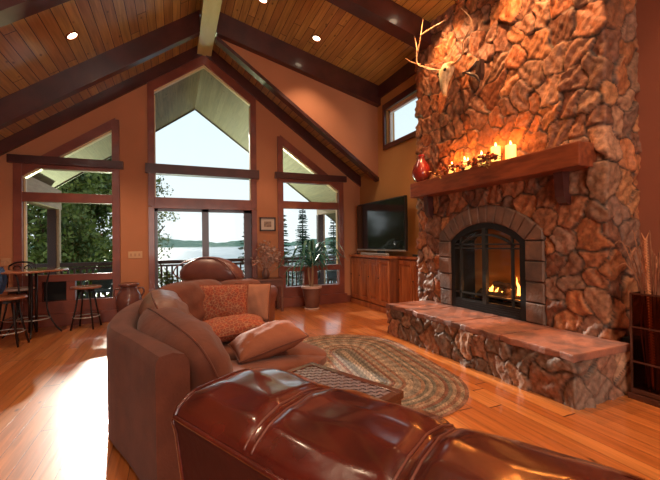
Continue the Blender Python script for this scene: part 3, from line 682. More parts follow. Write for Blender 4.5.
# floor vase with reeds, black box
BX, BY = 3.55, 1.695
RV = thing('floor_vase', (BX, BY, 0), 'tall square smoked glass vase on dark base beside the hearth', 'vase')
mb = MB(); mb.box((BX-.135, BY-.135, 0), (BX+.135, BY+.135, .05), bev=.01); mb.box((BX-.12, BY-.12, .05), (BX+.12, BY+.12, .09), bev=.01); obj('base', mb, DARKW, RV)
mb = MB()
for s in (-1, 1):
    mb.box((BX+s*.105-.004, BY-.109, .09), (BX+s*.105+.004, BY+.109, .86)); mb.box((BX-.101, BY+s*.105-.004, .09), (BX+.101, BY+s*.105+.004, .86))
obj('glass_body', mb, SMOKE, RV)
mb = MB()
for z in (.30, .58, .85):
    for s in (-1, 1):
        mb.box((BX+s*.11-.006, BY-.116, z), (BX+s*.11+.006, BY+.116, z+.014)); mb.box((BX-.104, BY+s*.11-.006, z), (BX+.104, BY+s*.11+.006, z+.014))
for sx in (-1, 1):
    for sy in (-1, 1): mb.box((BX+sx*.11-.007, BY+sy*.11-.007, .09), (BX+sx*.11+.007, BY+sy*.11+.007, .86))
obj('iron_frame', mb, DARKW, RV)
RB = thing('dried_reeds', (BX, BY, .10), 'bundle of tall dried reeds and grasses standing in the floor vase', 'dried reeds')
rr = random.Random(8)
for k in range(46):
    a = rr.uniform(0, 6.28); r0 = rr.uniform(0, .05); sp = rr.uniform(.05, .30); h = rr.uniform(1.0, 1.36)
    mb = MB(); ca, sa = math.cos(a), math.sin(a)
    P = bez([(BX+ca*r0, BY+sa*r0, .10), (BX+ca*min(.09, r0+sp*.2), BY+sa*min(.09, r0+sp*.2), .55), (BX+ca*min(sp*.5, .085), BY+sa*min(sp*.5, .085), .86), (BX+ca*sp*.8, BY+sa*sp*.8, h), (BX+ca*sp*1.15, BY+sa*sp*1.15, h+rr.uniform(-.08, .05))], 4)
    mb.tube(P, [.004]*(len(P)-4)+[.003, .0025, .002, .001], 5); obj('reed', mb, REED, RB)
BR = mat('braided_stalk', (.62,.24,.10), .6)
mb = MB(); P0 = V((BX-.085, BY-.02, .30))
for k in range(46):
    t = k/45; p = P0 + V((-.01*t, .03*t, .98*t)); w = .020*(1-.35*t)
    for s in (-1, 1): mb.tube([p+V((0, s*w, .0)), p+V((-.008, 0, .014)), p+V((0, -s*w*.2, .022))], [.005, .007, .004], 5)
mb.tube([P0+V((0, 0, -.16)), P0+V((-.01, .03, 1.0))], .006, 6)
for s in (-1, 1): mb.tube([P0+V((-.01, .03, .98)), P0+V((-.012, .03+s*.025, 1.05))], [.006, .002], 5)
obj('braided_stalk', mb, BR, RB)
BB = thing('black_speaker', (3.78, 1.95, 0.0), 'upright black box against the stone behind the floor vase', 'speaker')
mb = MB(); mb.box((3.625, 1.885, .16), (3.80, 1.90, .42), bev=.004); mb2 = MB(); mb2.box((3.62, 1.90, .0), (3.81, 1.975, .44), bev=.01)
obj('cabinet', mb2, METAL, BB); obj('grille', mb, METAL, BB)
# ------------------------------------------------------------------ seating
def pillow(c, w, h, t, ax, ay, name=None, m=None, parent=None, pinch=.06, n=24, wr=.006, seed=0, flat=2.4, rnd=0):
    """puffed cushion: centre c, axes ax (width) and ay (height), thickness t"""
    ax = V(ax).normalized(); az = ax.cross(V(ay)).normalized(); ay = az.cross(ax)
    c = V(c); rn = random.Random(seed); ph = [rn.uniform(0, 6) for _ in range(6)]
    me_bm = MB()
    def f(side):
        def g(u, v):
            a = u*2-1; b = v*2-1
            px = a*(1-pinch*(1-b*b))*math.sqrt(1-rnd*b**4/2); py = b*(1-pinch*(1-a*a))*math.sqrt(1-rnd*a**4/2)
            th = max(0, (1-abs(a)**flat))**.55*max(0, (1-abs(b)**flat))**.55
            wz = wr*(math.sin(a*7+ph[0]+b*3)+math.sin(b*9+ph[1]-a*5)+.7*math.sin(a*17+b*6+ph[2]))*th
            return c + ax*(px*w/2) + ay*(py*h/2) + az*(side*(th*t/2+wz*.6)+.0)
        return g
    me_bm.grid(f(1), n, n); me_bm.grid(f(-1), n, n)
    bmesh.ops.remove_doubles(me_bm.bm, verts=me_bm.bm.verts[:], dist=.0008)
    o = obj(name, me_bm, m, parent, smooth=True, org=None if parent else c - V((0, 0, h/2)))
    pts = []
    for (a0, b0, a1, b1) in ((-1,-1,1,-1), (1,-1,1,1), (1,1,-1,1), (-1,1,-1,-1)):
        for k in range(8):
            a = a0+(a1-a0)*k/8; b = b0+(b1-b0)*k/8
            pts.append(c + ax*(a*(1-pinch*(1-b*b))*math.sqrt(1-rnd*b**4/2)*w/2) + ay*(b*(1-pinch*(1-a*a))*math.sqrt(1-rnd*a**4/2)*h/2))
    pts.append(pts[0])
    return o, pts
def piped(c, w, h, t, ax, ay, name, m, pm, label=None, cat='cushion', parent=None, r=.005, group=None, **k):
    o, pts = pillow(c, w, h, t, ax, ay, name, m, parent, **k)
    mb = MB(); mb.tube(pts, r, 6); obj('piping', mb, pm, o, smooth=True)
    if label: tag(o, label, cat, group)
    return o
PATM = bpy.data.materials.new('patterned_fabric'); PATM.use_nodes = True
nt = PATM.node_tree; N = nt.nodes; L = nt.links; b = N['Principled BSDF']; b.inputs['Roughness'].default_value = .85
tc = N.new('ShaderNodeTexCoord'); v1 = N.new('ShaderNodeTexVoronoi'); v1.inputs['Scale'].default_value = 34; v1.feature = 'DISTANCE_TO_EDGE'
w1 = N.new('ShaderNodeTexNoise'); w1.inputs['Scale'].default_value = 9; w1.inputs['Detail'].default_value = 3; w1.inputs['Distortion'].default_value = 2.5
L.new(tc.outputs['Object'], v1.inputs['Vector']); L.new(tc.outputs['Object'], w1.inputs['Vector'])
r1 = N.new('ShaderNodeValToRGB'); r1.color_ramp.elements[0].position = .02; r1.color_ramp.elements[0].color = (.36,.17,.09,1); r1.color_ramp.elements[1].position = .10; r1.color_ramp.elements[1].color = (.24,.055,.028,1)
r2 = N.new('ShaderNodeValToRGB'); r2.color_ramp.elements[0].position = .48; r2.color_ramp.elements[0].color = (1,1,1,1); r2.color_ramp.elements[1].position = .55; r2.color_ramp.elements[1].color = (1.2,.85,.7,1)
L.new(v1.outputs['Distance'], r1.inputs[0]); L.new(w1.outputs['Fac'], r2.inputs[0])
mm = N.new('ShaderNodeMixRGB'); mm.blend_type = 'MULTIPLY'; mm.inputs[0].default_value = 1; L.new(r1.outputs[0], mm.inputs[1]); L.new(r2.outputs[0], mm.inputs[2]); L.new(mm.outputs[0], b.inputs['Base Color'])

SO = thing('sectional_sofa', (.1, 3.2, 0), 'curved brown suede sectional sofa with plump loose back cushions', 'sofa')
def offs(path, d):
    out = []
    for i, p in enumerate(path):
        a = path[max(i-1, 0)]; c = path[min(i+1, len(path)-1)]; t = (V(c)-V(a)).normalized(); out.append(V(p)+V((t.y, -t.x))*d)
    return out
ctrl = [(-.085, 1.98), (-.25, 2.43), (-.42, 2.88), (-.42, 3.33), (-.28, 3.85), (.02, 4.30), (.42, 4.58), (.90, 4.66)]
pp = [p.to_2d() for p in bez([(x, y, 0) for x, y in ctrl], 6)]
# outer back frame: rounded-top slab following the path; height grows from the near end round the curve
def top(i): return .75 + .06*min(1, max(0, (i-12)/14))
mb = MB(); N_ = len(pp); inn = offs(pp, .17)
prof = [(0, .04), (0, .40), (0, .90), (.02, .965), (.12, 1.0), (.5, 1.01), (.85, .985), (.98, .93), (1, .86), (1, .4), (1, .04)]
rings = []
for i in range(N_):
    H_ = top(i); lean = .03
    rings.append([mb.bm.verts.new((pp[i].x+(inn[i].x-pp[i].x)*a + (pp[i].x-inn[i].x)*lean*(z), pp[i].y+(inn[i].y-pp[i].y)*a+(pp[i].y-inn[i].y)*lean*z, z*H_)) for a, z in prof])
m_ = len(prof)
for A, B in zip(rings, rings[1:]):
    for k in range(m_): mb.bm.faces.new((A[k], A[(k+1) % m_], B[(k+1) % m_], B[k]))
mb.bm.faces.new(rings[0]); mb.bm.faces.new(rings[-1][::-1])
bmesh.ops.subdivide_edges(mb.bm, edges=[e for e in mb.bm.edges if e.calc_length() > .12], cuts=1)
obj('back_frame', mb, SUEDE, SO, smooth=True, angle=45)
# seat deck and seat cushions (skirted base)
ins = offs(pp, .16); fr = [(.92, 2.56), (1.10, 2.76), (1.10, 3.02), (.98, 3.35), (1.0, 3.62), (1.25, 3.72)]
def rowlerp(t): 
    k = t*(len(pp)-1); i = min(int(k), len(pp)-2); return ins[i].lerp(ins[i+1], k-i)
frc = bez([(x, y, 0) for x, y in [(.66, 2.42)]+fr], 6)
def frl(t):
    k = t*(len(frc)-1); i = min(int(k), len(frc)-2); return frc[i].to_2d().lerp(frc[i+1].to_2d(), k-i)
def seatpiece(t0, t1, z0, z1, name, m, over=0, puff=.03, par=None):
    mb = MB(); n = 14
    def g(side):
        def f(u, v):
            t = t0+(t1-t0)*u; a = rowlerp(t); b = frl(t); q = a.lerp(b+(b-a).normalized()*over, v)
            e = (1-abs(2*u-1)**6)*(1-abs(2*v-1)**6)
            return V((q.x, q.y, (z1 if side > 0 else z0))) + V((0, 0, side*(puff*e-.03*(1-e))+ .003*math.sin(u*19+v*13)*e))
        return f
    A = mb.grid(g(1), n, n); B = mb.grid(g(-1) if puff else g(-1), n, n)
    bd = lambda G: [G[i][0] for i in range(n)]+[G[n-1][j] for j in range(1, n)]+[G[i][n-1] for i in range(n-2, -1, -1)]+[G[0][j] for j in range(n-2, 0, -1)]
    a_, b_ = bd(A), bd(B)
    for i in range(len(a_)): mb.bm.faces.new((a_[i], a_[(i+1) % len(a_)], b_[(i+1) % len(a_)], b_[i]))
    return obj(name, mb, m, par or SO, smooth=True, angle=60)
seatpiece(.0, .97, .06, .28, 'seat_base', SUEDE, puff=.0)
seatpiece(.0, .30, .32, .43, 'seat_cushion', SUEDE2, over=.03); seatpiece(.305, .66, .32, .43, 'seat_cushion', SUEDE2, over=.03); seatpiece(.665, .96, .32, .43, 'seat_cushion', SUEDE2, over=.03)
# loose back cushions
piped((.04, 2.57, .61), 1.04, .50, .38, (-.34, .93, .10), (-.42, -.16, 1), 'back_cushion', SUEDE2, SUEDE, parent=SO, r=.007, wr=.014, seed=3, pinch=.0, flat=2.6, rnd=.55)
SHEEN = mat('sheen_fabric', (.24,.12,.09), .42, coat=.15, noise=((.18,.085,.065), 5, 4), bump=.4, bscale=16)
piped((-.06, 3.22, .70), .98, .48, .34, (-.08, 1, 0), (-.50, -.02, 1), 'back_cushion', SHEEN, SUEDE, parent=SO, r=.006, wr=.014, seed=5, pinch=.0, flat=2.6, rnd=.5)
piped((.20, 4.06, .68), .90, .50, .32, (.72, .66, 0), (-.22, .26, 1), 'back_cushion', SUEDE2, SUEDE, parent=SO, r=.006, wr=.014, seed=8, pinch=.0, flat=2.6, rnd=.5)
piped((.72, 4.42, .66), .56, .44, .26, (.98, .12, 0), (-.05, .25, 1), 'back_cushion', SUEDE2, SUEDE, parent=SO, r=.006, wr=.012, seed=9, pinch=.0, flat=2.6, rnd=.5)
for (x, y) in ((-.0, 2.05), (-.3, 2.9), (.6, 2.6), (.9, 3.3), (.8, 4.5)):
    mb = MB(); mb.lathe([(.025, 0), (.035, .07)], (x, y, 0), 12); obj('foot', mb, DARKW, SO)
# throw pillows
piped((.44, 3.92, .67), .56, .44, .16, (.93, -.28, 0), (.02, .20, 1), 'throw_pillow', PATM, mat('rust_piping', (.26,.07,.035), .8), 'square patterned rust pillow standing upright against the far back cushion', 'pillow', seed=1, rnd=.1)
piped((.78, 4.06, .66), .42, .42, .15, (.85, -.5, .0), (.10, .24, 1), 'throw_pillow', mat('tan_pillow', (.34,.14,.08), .85, bump=.3), SUEDE, 'plain tan pillow standing behind the upright patterned pillow', 'pillow', seed=2, rnd=.1)
piped((.42, 3.25, .575), .66, .36, .19, (.98, .0, .08), (.02, .95, .10), 'throw_pillow', PATM, mat('rust_piping2', (.26,.07,.035), .8), 'patterned rust pillow lying flat between the plain pillows on the seat', 'pillow', seed=4, rnd=.1)
piped((.655, 2.78, .56), .55, .35, .22, (.95, .06, .22), (-.04, .95, .15), 'throw_pillow', mat('plain_brown_pillow', (.26,.078,.036), .8, bump=.35, bscale=30), SUEDE, 'plain brown pillow lying tilted on the near seat of the sofa', 'pillow', seed=6, rnd=.1)

# leather couch in the foreground, seen over its back
LC = thing('leather_couch', (.6, .6, 0), 'dark burgundy leather couch in the foreground seen from behind', 'couch')
Ax = V((.45, -.893, 0)); Pe = V((.893, .45, 0)); O = V((0, 1.09, 0))
def edge_near(s): return O + Ax*s
def back_pt(s, t):
    """s along the couch from its left end, t around the profile 0..1"""
    th = .43 + .03*math.sin(min(s, 1.5)*2)
    pr = [(.10, .12), (.075, .35), (.03, .62), (.006, .79), (-.005, .822), (.012, .850), (.06, .884), (.13, .903), (.22, .902), (.31, .886), (.40, .848), (.44, .76), (.43, .62), (.42, .40)]
    k = t*(len(pr)-1); i = min(int(k), len(pr)-2); f = k-i
    p = pr[i][0]*(1-f)+pr[i+1][0]*f; z = pr[i][1]*(1-f)+pr[i+1][1]*f
    p *= th/.44
    # cushion channels: sunk along the seams
    d = min(abs(s-c) for c in (.31, .66, 1.10, 1.60))
    top = max(0, min(1, (t-.40)*8))
    z -= .016*math.exp(-(d/.022)**2)*top
    z += .010*top*(math.sin(s*15+t*9)*.5+.4*math.sin(s*31-t*13)+.3*math.sin(t*40+s*22))*.6
    p += .004*math.sin(s*23+t*17)*top
    # left end rounds down
    e = max(0, 1-s/.10); z -= .022*e*e*top*(.4+.6*top); p += 0
    skew = .06*p/.42*(1-min(1, s/.6))
    q = O + Ax*(s-.10*(p/.42)*max(0, 1-s/1.2)*.9) + Pe*p; return V((q.x, q.y, z))
mb = MB(); NS, NT = 170, 60; ss = [2.3*(i/(NS-1))**1.25 for i in range(NS)]; T0 = 4.35/13
g = [[mb.bm.verts.new(back_pt(s, T0+(1-T0)*j/(NT-1))) for j in range(NT)] for s in ss]
for i in range(NS-1):
    for j in range(NT-1): mb.bm.faces.new((g[i][j], g[i+1][j], g[i+1][j+1], g[i][j+1]))
mb.bm.faces.new([v for v in g[0]]); mb.bm.faces.new([v for v in g[-1]][::-1])
obj('back', mb, LEATHER, LC, smooth=True, angle=50)
mb = MB(); g = [[mb.bm.verts.new(back_pt(s, T0*j/11)) for j in range(12)]+[mb.bm.verts.new(O+Ax*s+Pe*.20+V((0, 0, z))) for z in (.80, .12)] for s in ss]
for i in range(NS-1):
    for j in range(14): mb.bm.faces.new((g[i][j], g[i+1][j], g[i+1][(j+1) % 14], g[i][(j+1) % 14]))
mb.bm.faces.new([v for v in g[0]]); mb.bm.faces.new([v for v in g[-1]][::-1])
obj('outer_back_panel', mb, LEATHERM, LC, smooth=True, angle=50)
mb = MB(); mb.tube([back_pt(s, 4.35/13)+V((-.004, -.002, .0)) for s in ss], .0065, 8)
obj('back_piping', mb, LEATHER, LC, smooth=True)
mb = MB(); mb.tube([back_pt(0, t/40)+V((-.003, .004, 0)) for t in range(4, 36)], .006, 8); obj('end_piping', mb, LEATHER, LC, smooth=True)
for c in (.31, .66, 1.10, 1.60):
    for dd in (-.013, .013):
        mb = MB(); mb.tube([back_pt(c+dd, .36+.45*k/30)+V((0, 0, .001)) for k in range(31)], .0028, 6); obj('seam', mb, STITCH, LC, smooth=True)
mb = MB()
for z0, z1, p0, p1, bv in ((.10, .28, .08, .78, .03), (.28, .46, .40, .80, .06)):
    M = Matrix(((Pe.x, Ax.x, 0, O.x), (Pe.y, Ax.y, 0, O.y), (0, 0, 1, 0), (0, 0, 0, 1)))
    mb.box((p0, .06, z0), (p1, 2.28, z1), bev=bv, M=M)
obj('seat', mb, LEATHER, LC, smooth=True, angle=50)
for (p, s) in ((.14, .1), (.7, .1), (.14, 2.2), (.7, 2.2)):
    q = O+Ax*s+Pe*p; mb = MB(); mb.lathe([(.022, 0), (.03, .11)], (q.x, q.y, 0), 10); obj('foot', mb, DARKW, LC)

# low table beyond the leather couch
CT = thing('coffee_table', (.85, 1.93, 0), 'low dark wood coffee table with woven inlaid top behind the leather couch', 'table')
D1 = V((.39, -.92, 0)); D2 = V((-.92, -.39, 0)); Q = V((.85, 2.33, .045))
M = Matrix(((D1.x, D2.x, 0, Q.x), (D1.y, D2.y, 0, Q.y), (0, 0, 1, .045), (0, 0, 0, 1)))
mb = MB(); mb.box((0, 0, .415), (.72, .045, .455), bev=.004, M=M); mb.box((0, .255, .415), (.72, .30, .455), bev=.004, M=M); mb.box((0, .045, .415), (.045, .255, .455), bev=.004, M=M); mb.box((.675, .045, .415), (.72, .255, .455), bev=.004, M=M)
mb.box((.01, .01, .37), (.71, .29, .415), M=M); obj('table_frame', mb, DARKW, CT)
mb = MB()
for i in range(21):
    for j in range(6): mb.box((.047+i*.030, .047+j*.035, .416), (.074+i*.030, .079+j*.035, .449+.004*((i+j) % 2)), bev=.003, M=M)
obj('woven_inlay', mb, mat('woven_inlay', (.16,.11,.11), .25, coat=.5), CT)
for a, b_ in ((.03, .03), (.69, .03), (.03, .27), (.69, .27)):
    mb = MB(); mb.box((a-.02, b_-.02, -.045), (a+.02, b_+.02, .37), M=M); obj('leg', mb, DARKW, CT)

# oval braided rug
def rugmat():
    m = bpy.data.materials.new('braided_wool'); m.use_nodes = True; nt = m.node_tree; N = nt.nodes; L = nt.links; b = N['Principled BSDF']; b.inputs['Roughness'].default_value = .95
    a = N.new('ShaderNodeAttribute'); a.attribute_name = 'Col'; 
    tc = N.new('ShaderNodeTexCoord'); n = N.new('ShaderNodeTexNoise'); n.inputs['Scale'].default_value = 60; n.inputs['Detail'].default_value = 2; L.new(tc.outputs['Object'], n.inputs['Vector'])
    mr = N.new('ShaderNodeMapRange'); mr.inputs[1].default_value = .35; mr.inputs[2].default_value = .65; mr.inputs[3].default_value = .6; mr.inputs[4].default_value = 1.35; L.new(n.outputs['Fac'], mr.inputs[0])
    vm = N.new('ShaderNodeVectorMath'); vm.operation = 'SCALE'; L.new(a.outputs['Color'], vm.inputs[0]); L.new(mr.outputs[0], vm.inputs['Scale']); L.new(vm.outputs[0], b.inputs['Base Color']); return m
rc = V((1.78, 3.47)); hl = .50; rad = .80; nb = 24; ns = 200; rk = random.Random(3)
pal = [(.48,.34,.25), (.30,.13,.09), (.25,.22,.18), (.54,.42,.33), (.38,.18,.12), (.20,.17,.155), (.44,.26,.18), (.38,.32,.27)]
vs = []; fs = []; cs = []
def oval(t, r):   # stadium outline, long axis along Y
    per = 4*hl+2*PI*r if r > 0 else 4*hl; d = (t % 1)*per
    if d < 2*hl: return V((r, -hl+d))
    d -= 2*hl
    if r > 0 and d < PI*r: a = d/r; return V((r*math.cos(a), hl+r*math.sin(a)))
    d -= PI*r
    if d < 2*hl: return V((-r, hl-d))
    d -= 2*hl; a = PI + (d/r if r > 0 else 0); return V((r*math.cos(a), -hl+r*math.sin(a)))
rot = Matrix.Rotation(-.12, 2)
for b_ in range(nb):
    r0 = rad*b_/nb; r1 = rad*(b_+1)/nb; c = [.52*v for v in rk.choice(pal)]
    for i in range(ns):
        base = len(vs)
        for r, z in ((r0, .004), ((r0+r1)/2, .015), (r1, .004)):
            for k in (0, 1):
                p = rot @ oval((i+k)/ns, max(r, .001)) ; vs.append((rc.x+p.x, rc.y+p.y, z)); q = 1+.25*math.sin(i*.9+b_); cs.append([v*q for v in c])
        fs += [(base, base+1, base+3, base+2), (base+2, base+3, base+5, base+4)]
me = bpy.data.meshes.new('oval_rug'); me.from_pydata(vs, [], fs); at = me.color_attributes.new('Col', 'FLOAT_COLOR', 'POINT')
for i, c in enumerate(cs): at.data[i].color = (*c, 1)
rug = obj('oval_rug', me, rugmat(), org=(rc.x, rc.y, 0), smooth=True); tag(rug, 'oval braided wool rug in muted green and rust bands on the plank floor', 'rug')

# recliner beyond the sofa
RC = thing('recliner', (.74, 5.55, 0), 'mauve brown leather recliner behind the sofa facing the fireplace', 'armchair')
Mr = Matrix.Translation((.74, 5.55, 0)) @ Matrix.Rotation(math.radians(-38), 4, 'Z') @ Matrix.Diagonal((1.08, 1.08, 1.0, 1))   # local +Y = facing
def rbox(a, b_, bv, m=LEATHER2, nm='x', par=RC):
    mb = MB(); mb.box(a, b_, bev=bv, M=Mr); return obj(nm, mb, m, par, smooth=True, angle=50)
rbox((-.40, -.36, .0), (.40, .42, .30), .04, nm='base'); rbox((-.29, -.30, .30), (.29, .44, .48), .06, nm='seat_cushion')
def loft(nm, secs, par=RC, m=LEATHER2, n=20, M=Mr):
    """secs: (centre, half width x, half depth y) ellipse-ish sections bottom to top"""
    mb = MB(); R = []
    for c, hx, hy in secs:
        R.append([mb.bm.verts.new(M @ (V(c)+V((math.copysign(abs(math.cos(a))**.7, math.cos(a))*hx, math.copysign(abs(math.sin(a))**.7, math.sin(a))*hy, 0)))) for a in [2*PI*k/n for k in range(n)]])
    for A, B in zip(R, R[1:]):
        for k in range(n): mb.bm.faces.new((A[k], A[(k+1) % n], B[(k+1) % n], B[k]))
    mb.bm.faces.new(R[0][::-1]); mb.bm.faces.new(R[-1]); return obj(nm, mb, m, par, smooth=True)
loft('backrest', [((0, -.27, .30), .36, .12), ((0, -.31, .50), .40, .14), ((0, -.36, .72), .41, .15), ((0, -.40, .84), .39, .12), ((0, -.41, .88), .37, .09)])
loft('headrest', [((0, -.40, .80), .38, .13), ((0, -.41, .86), .43, .17), ((0, -.43, .94), .41, .175), ((0, -.445, 1.02), .34, .15), ((0, -.45, 1.08), .25, .11), ((0, -.455, 1.12), .15, .07), ((0, -.455, 1.135), .06, .03)])
hp = bez([(-.40, -.50, .84), (-.41, -.60, .92), (-.34, -.61, 1.02), (-.18, -.55, 1.10), (0, -.53, 1.125), (.18, -.55, 1.10), (.34, -.61, 1.02), (.41, -.60, .92), (.40, -.50, .84)], 6)
mb = MB(); mb.tube([Mr @ p for p in hp], .009, 8); obj('headrest_piping', mb, LEATHER2, RC, smooth=True)
mb = MB(); mb.tube([Mr @ p for p in bez([(-.38, -.50, .80), (-.2, -.575, .81), (0, -.59, .815), (.2, -.575, .81), (.38, -.50, .80)], 6)], .009, 8); obj('back_piping', mb, LEATHER2, RC, smooth=True)
for s in (-1, 1):
    loft('arm', [((s*.42, .03, .06), .10, .42), ((s*.43, .03, .40), .10, .43), ((s*.44, .03, .52), .13, .46), ((s*.44, .03, .60), .13, .46), ((s*.44, .03, .65), .08, .40)])
rbox((-.27, .40, .10), (.27, .50, .40), .04, nm='footrest')
# ------------------------------------------------------------------ plants, urn, console
PT = thing('potted_plant', (2.51, 6.86, 0), 'tall potted plant with long drooping dark green leaves before the right window', 'potted plant')
px, py = 2.51, 6.86
mb = MB(); mb.lathe([(.125, .02), (.135, .03), (.165, .25), (.185, .41), (.19, .43), (.165, .43), (.15, .38)], (px, py, 0), 28); obj('pot', mb, POT, PT, smooth=True, angle=50)
mb = MB(); mb.lathe([(.187, .405), (.205, .41), (.205, .45), (.185, .455), (.170, .44)], (px, py, 0), 28); obj('pot_rim', mb, RIM, PT, smooth=True, angle=50)
mb = MB(); mb.lathe([(.15, 0), (.16, .012), (.15, .025), (.1, .02)], (px, py, 0), 28); obj('saucer', mb, RIM, PT)
mb = MB(); mb.lathe([(.16, .40), (.08, .415), (.02, .42)], (px, py, 0), 18); obj('soil', mb, BARK, PT)
rp = random.Random(21)
for (dx, dy, h) in ((.02, 0, 1.05), (-.035, .02, .95), (.0, -.03, .85)):
    mb = MB(); mb.tube(bez([(px+dx*.5, py+dy, .41), (px+dx*1.5, py+dy*1.5, .7), (px+dx*1.0, py+dy*2, h)], 6), [.024]*7+[.02]*6, 8); obj('trunk', mb, TRUNKM, PT, smooth=True)
for k in range(60):
    a = rp.uniform(0, 6.28); h0 = rp.uniform(.80, 1.12); Lf = rp.uniform(.35, .85); rise = rp.uniform(.02, .34)
    if rp.random() < .25: rise *= .3
    ca, sa = math.cos(a), math.sin(a)*.62
    P = bez([(px, py, h0), (px+ca*Lf*.40, py+sa*Lf*.40, h0+rise), (px+ca*Lf*.75, py+sa*Lf*.75, h0+rise*.9), (px+ca*Lf, py+sa*Lf, h0+rise*.3-.12)], 5)
    mb = MB(); w = rp.uniform(.016, .030); side = V((-math.sin(a), math.cos(a), 0))
    L_ = []; 
    for i, p in enumerate(P):
        t = i/(len(P)-1); ww = w*math.sin(PI*min(.98, .12+t*.88))**.8+.002
        if p.y > Y2-.07: p.y = Y2-.07
        L_.append([mb.bm.verts.new(p+side*s*ww+V((0, 0, -abs(s)*ww*.3))) for s in (-1, 0, 1)])
    for A, B in zip(L_, L_[1:]):
        for j in (0, 1): mb.bm.faces.new((A[j], A[j+1], B[j+1], B[j]))
    obj('leaf', mb, LEAF, PT, smooth=True)
UR = thing('ceramic_urn', (-.68, 6.75, 0), 'large brown glazed two-handled urn on the floor between left window and glass door', 'urn')
mb = MB(); mb.lathe([(.11, 0), (.115, .02), (.16, .20), (.19, .38), (.185, .48), (.14, .56), (.115, .60), (.12, .63)], (-.68, 6.75, 0), 30); obj('body', mb, URN, UR, smooth=True)
mb = MB(); mb.lathe([(.12, .63), (.145, .65), (.15, .675), (.135, .69), (.10, .68)], (-.68, 6.75, 0), 30); obj('rim', mb, URN, UR, smooth=True)
for s in (-1, 1):
    mb = MB(); mb.tube(bez([(-.68+s*.13, 6.75, .60), (-.68+s*.20, 6.75, .60), (-.68+s*.215, 6.75, .53), (-.68+s*.18, 6.75, .47)], 5), .014, 8); obj('handle', mb, URN, UR, smooth=True)
CN = thing('console_table', (1.62, 6.98, 0), 'dark wood console table against the wall under the framed picture', 'table')
a0, a1, b0, b1 = 1.28, 1.95, 6.80, 7.20
CON = mat('console_wood', (.17,.07,.045), .35, coat=.3, noise=((.12,.045,.03), 4, 4))
mb = MB(); mb.box((a0, b0, .60), (a1, b1, .63), bev=.006); obj('table_top', mb, CON, CN)
mb = MB(); mb.box((a0+.03, b0+.03, .48), (a1-.03, b1-.03, .60)); obj('apron', mb, CON, CN)
for x in (a0+.03, a1-.07):
    for y in (b0+.03, b1-.07): mb = MB(); mb.box((x, y, 0), (x+.04, y+.04, .48)); obj('leg', mb, CON, CN)
FA = thing('dried_flower_arrangement', (1.62, 6.98, .631), 'vase of faded pink dried flowers on the dark console table', 'flower arrangement')
mb = MB(); mb.lathe([(.05, 0), (.075, .05), (.07, .12), (.04, .18), (.045, .20), (.03, .2)], (1.62, 6.98, .631), 20); obj('vase', mb, POT, FA, smooth=True)
rd = random.Random(9)
for k in range(46):
    a = rd.uniform(0, 6.28); sp = rd.uniform(.03, .30); h = rd.uniform(.28, .68)*(1-.35*sp/.3)
    p2 = (1.62+math.cos(a)*sp, 6.98+math.sin(a)*sp*.6, .631+h+.06)
    mb = MB(); mb.tube(bez([(1.62, 6.98, .80), (1.62+math.cos(a)*sp*.4, 6.98+math.sin(a)*sp*.3, .631+h*.65), p2], 4), .003, 5); st = obj('stem', mb, DRYF, FA)
    mb = MB()
    for q in range(7): leafmesh(mb, V(p2)+V((rd.uniform(-.04, .04), rd.uniform(-.03, .03), rd.uniform(-.05, .05))), .075, rd)
    obj('flower_head', mb, DRYF, st)

# ------------------------------------------------------------------ pub table and stools
tx, ty = -2.02, 6.66
PB = thing('pub_table', (tx, ty, 0), 'high round pub table with glossy wood top on black metal pedestal', 'table')
mb = MB(); mb.lathe([(.50, 0), (.535, .004), (.545, .018), (.535, .032), (.50, .036)], (tx, ty, .93), 48); obj('table_top', mb, WOODT, PB, smooth=True, angle=40)
for dx in (.07, .15): mb = MB(); mb.tube([(tx+dx, ty, .04), (tx+dx, ty, .93)], .017, 10); obj('post', mb, IRON, PB, smooth=True)
for a in (.15, 1.9, 3.4, 4.9):
    ca, sa = math.cos(a), math.sin(a); cx_ = tx+.11
    mb = MB(); mb.tube(bez([(cx_+ca*.20, ty+sa*.2, .93), (cx_+ca*.16, ty+sa*.16, .72), (cx_+ca*.17, ty+sa*.17, .35), (cx_+ca*.26, ty+sa*.26, .12), (cx_+ca*.34, ty+sa*.34, .012)], 5), .011, 8); obj('leg', mb, IRON, PB, smooth=True)
mb = MB(); mb.tube([(tx+.11+.20*math.cos(k/24*2*PI), ty+.20*math.sin(k/24*2*PI), .24) for k in range(25)], .010, 8); obj('ring', mb, SILVER, PB, smooth=True)
def stool(x, y, h, r, lab, seatm=SEATW, nl=4, rz=.6, cushion=False, grp='pub stools'):
    t = thing('bar_stool', (x, y, 0), lab, 'stool', grp)
    mb = MB(); mb.lathe([(r*.9, 0), (r, .008), (r*1.02, .022), (r*.98, .036), (r*.6, .030), (.02, .026)], (x, y, h-.036), 32); obj('seat', mb, seatm, t, smooth=True, angle=40)
    mb = MB(); mb.lathe([(r*.55, 0), (r*.55, .03), (r*.4, .04)], (x, y, h-.08), 20); obj('swivel', mb, IRON, t)
    for k in range(nl):
        a = rz+k*2*PI/nl; ca, sa = math.cos(a), math.sin(a)
        mb = MB(); mb.tube([(x+ca*r*.5, y+sa*r*.5, h-.05), (x+ca*r*.72, y+sa*r*.72, h*.5), (x+ca*r*1.05, y+sa*r*1.05, .0)], .0125, 8); obj('leg', mb, IRON, t, smooth=True)
    rr_ = r*.86; mb = MB(); mb.tube([(x+rr_*math.cos(q/28*2*PI), y+rr_*math.sin(q/28*2*PI), h*.28) for q in range(29)], .008, 8); obj('foot_ring', mb, SILVER, t, smooth=True)
    return t
stool(-1.29, 6.88, .66, .21, 'wooden seated metal stool right of the pub table, before the left window')
stool(-2.03, 6.10, .645, .215, 'wooden seated metal stool nearest the camera at the pub table', nl=6, rz=.3)
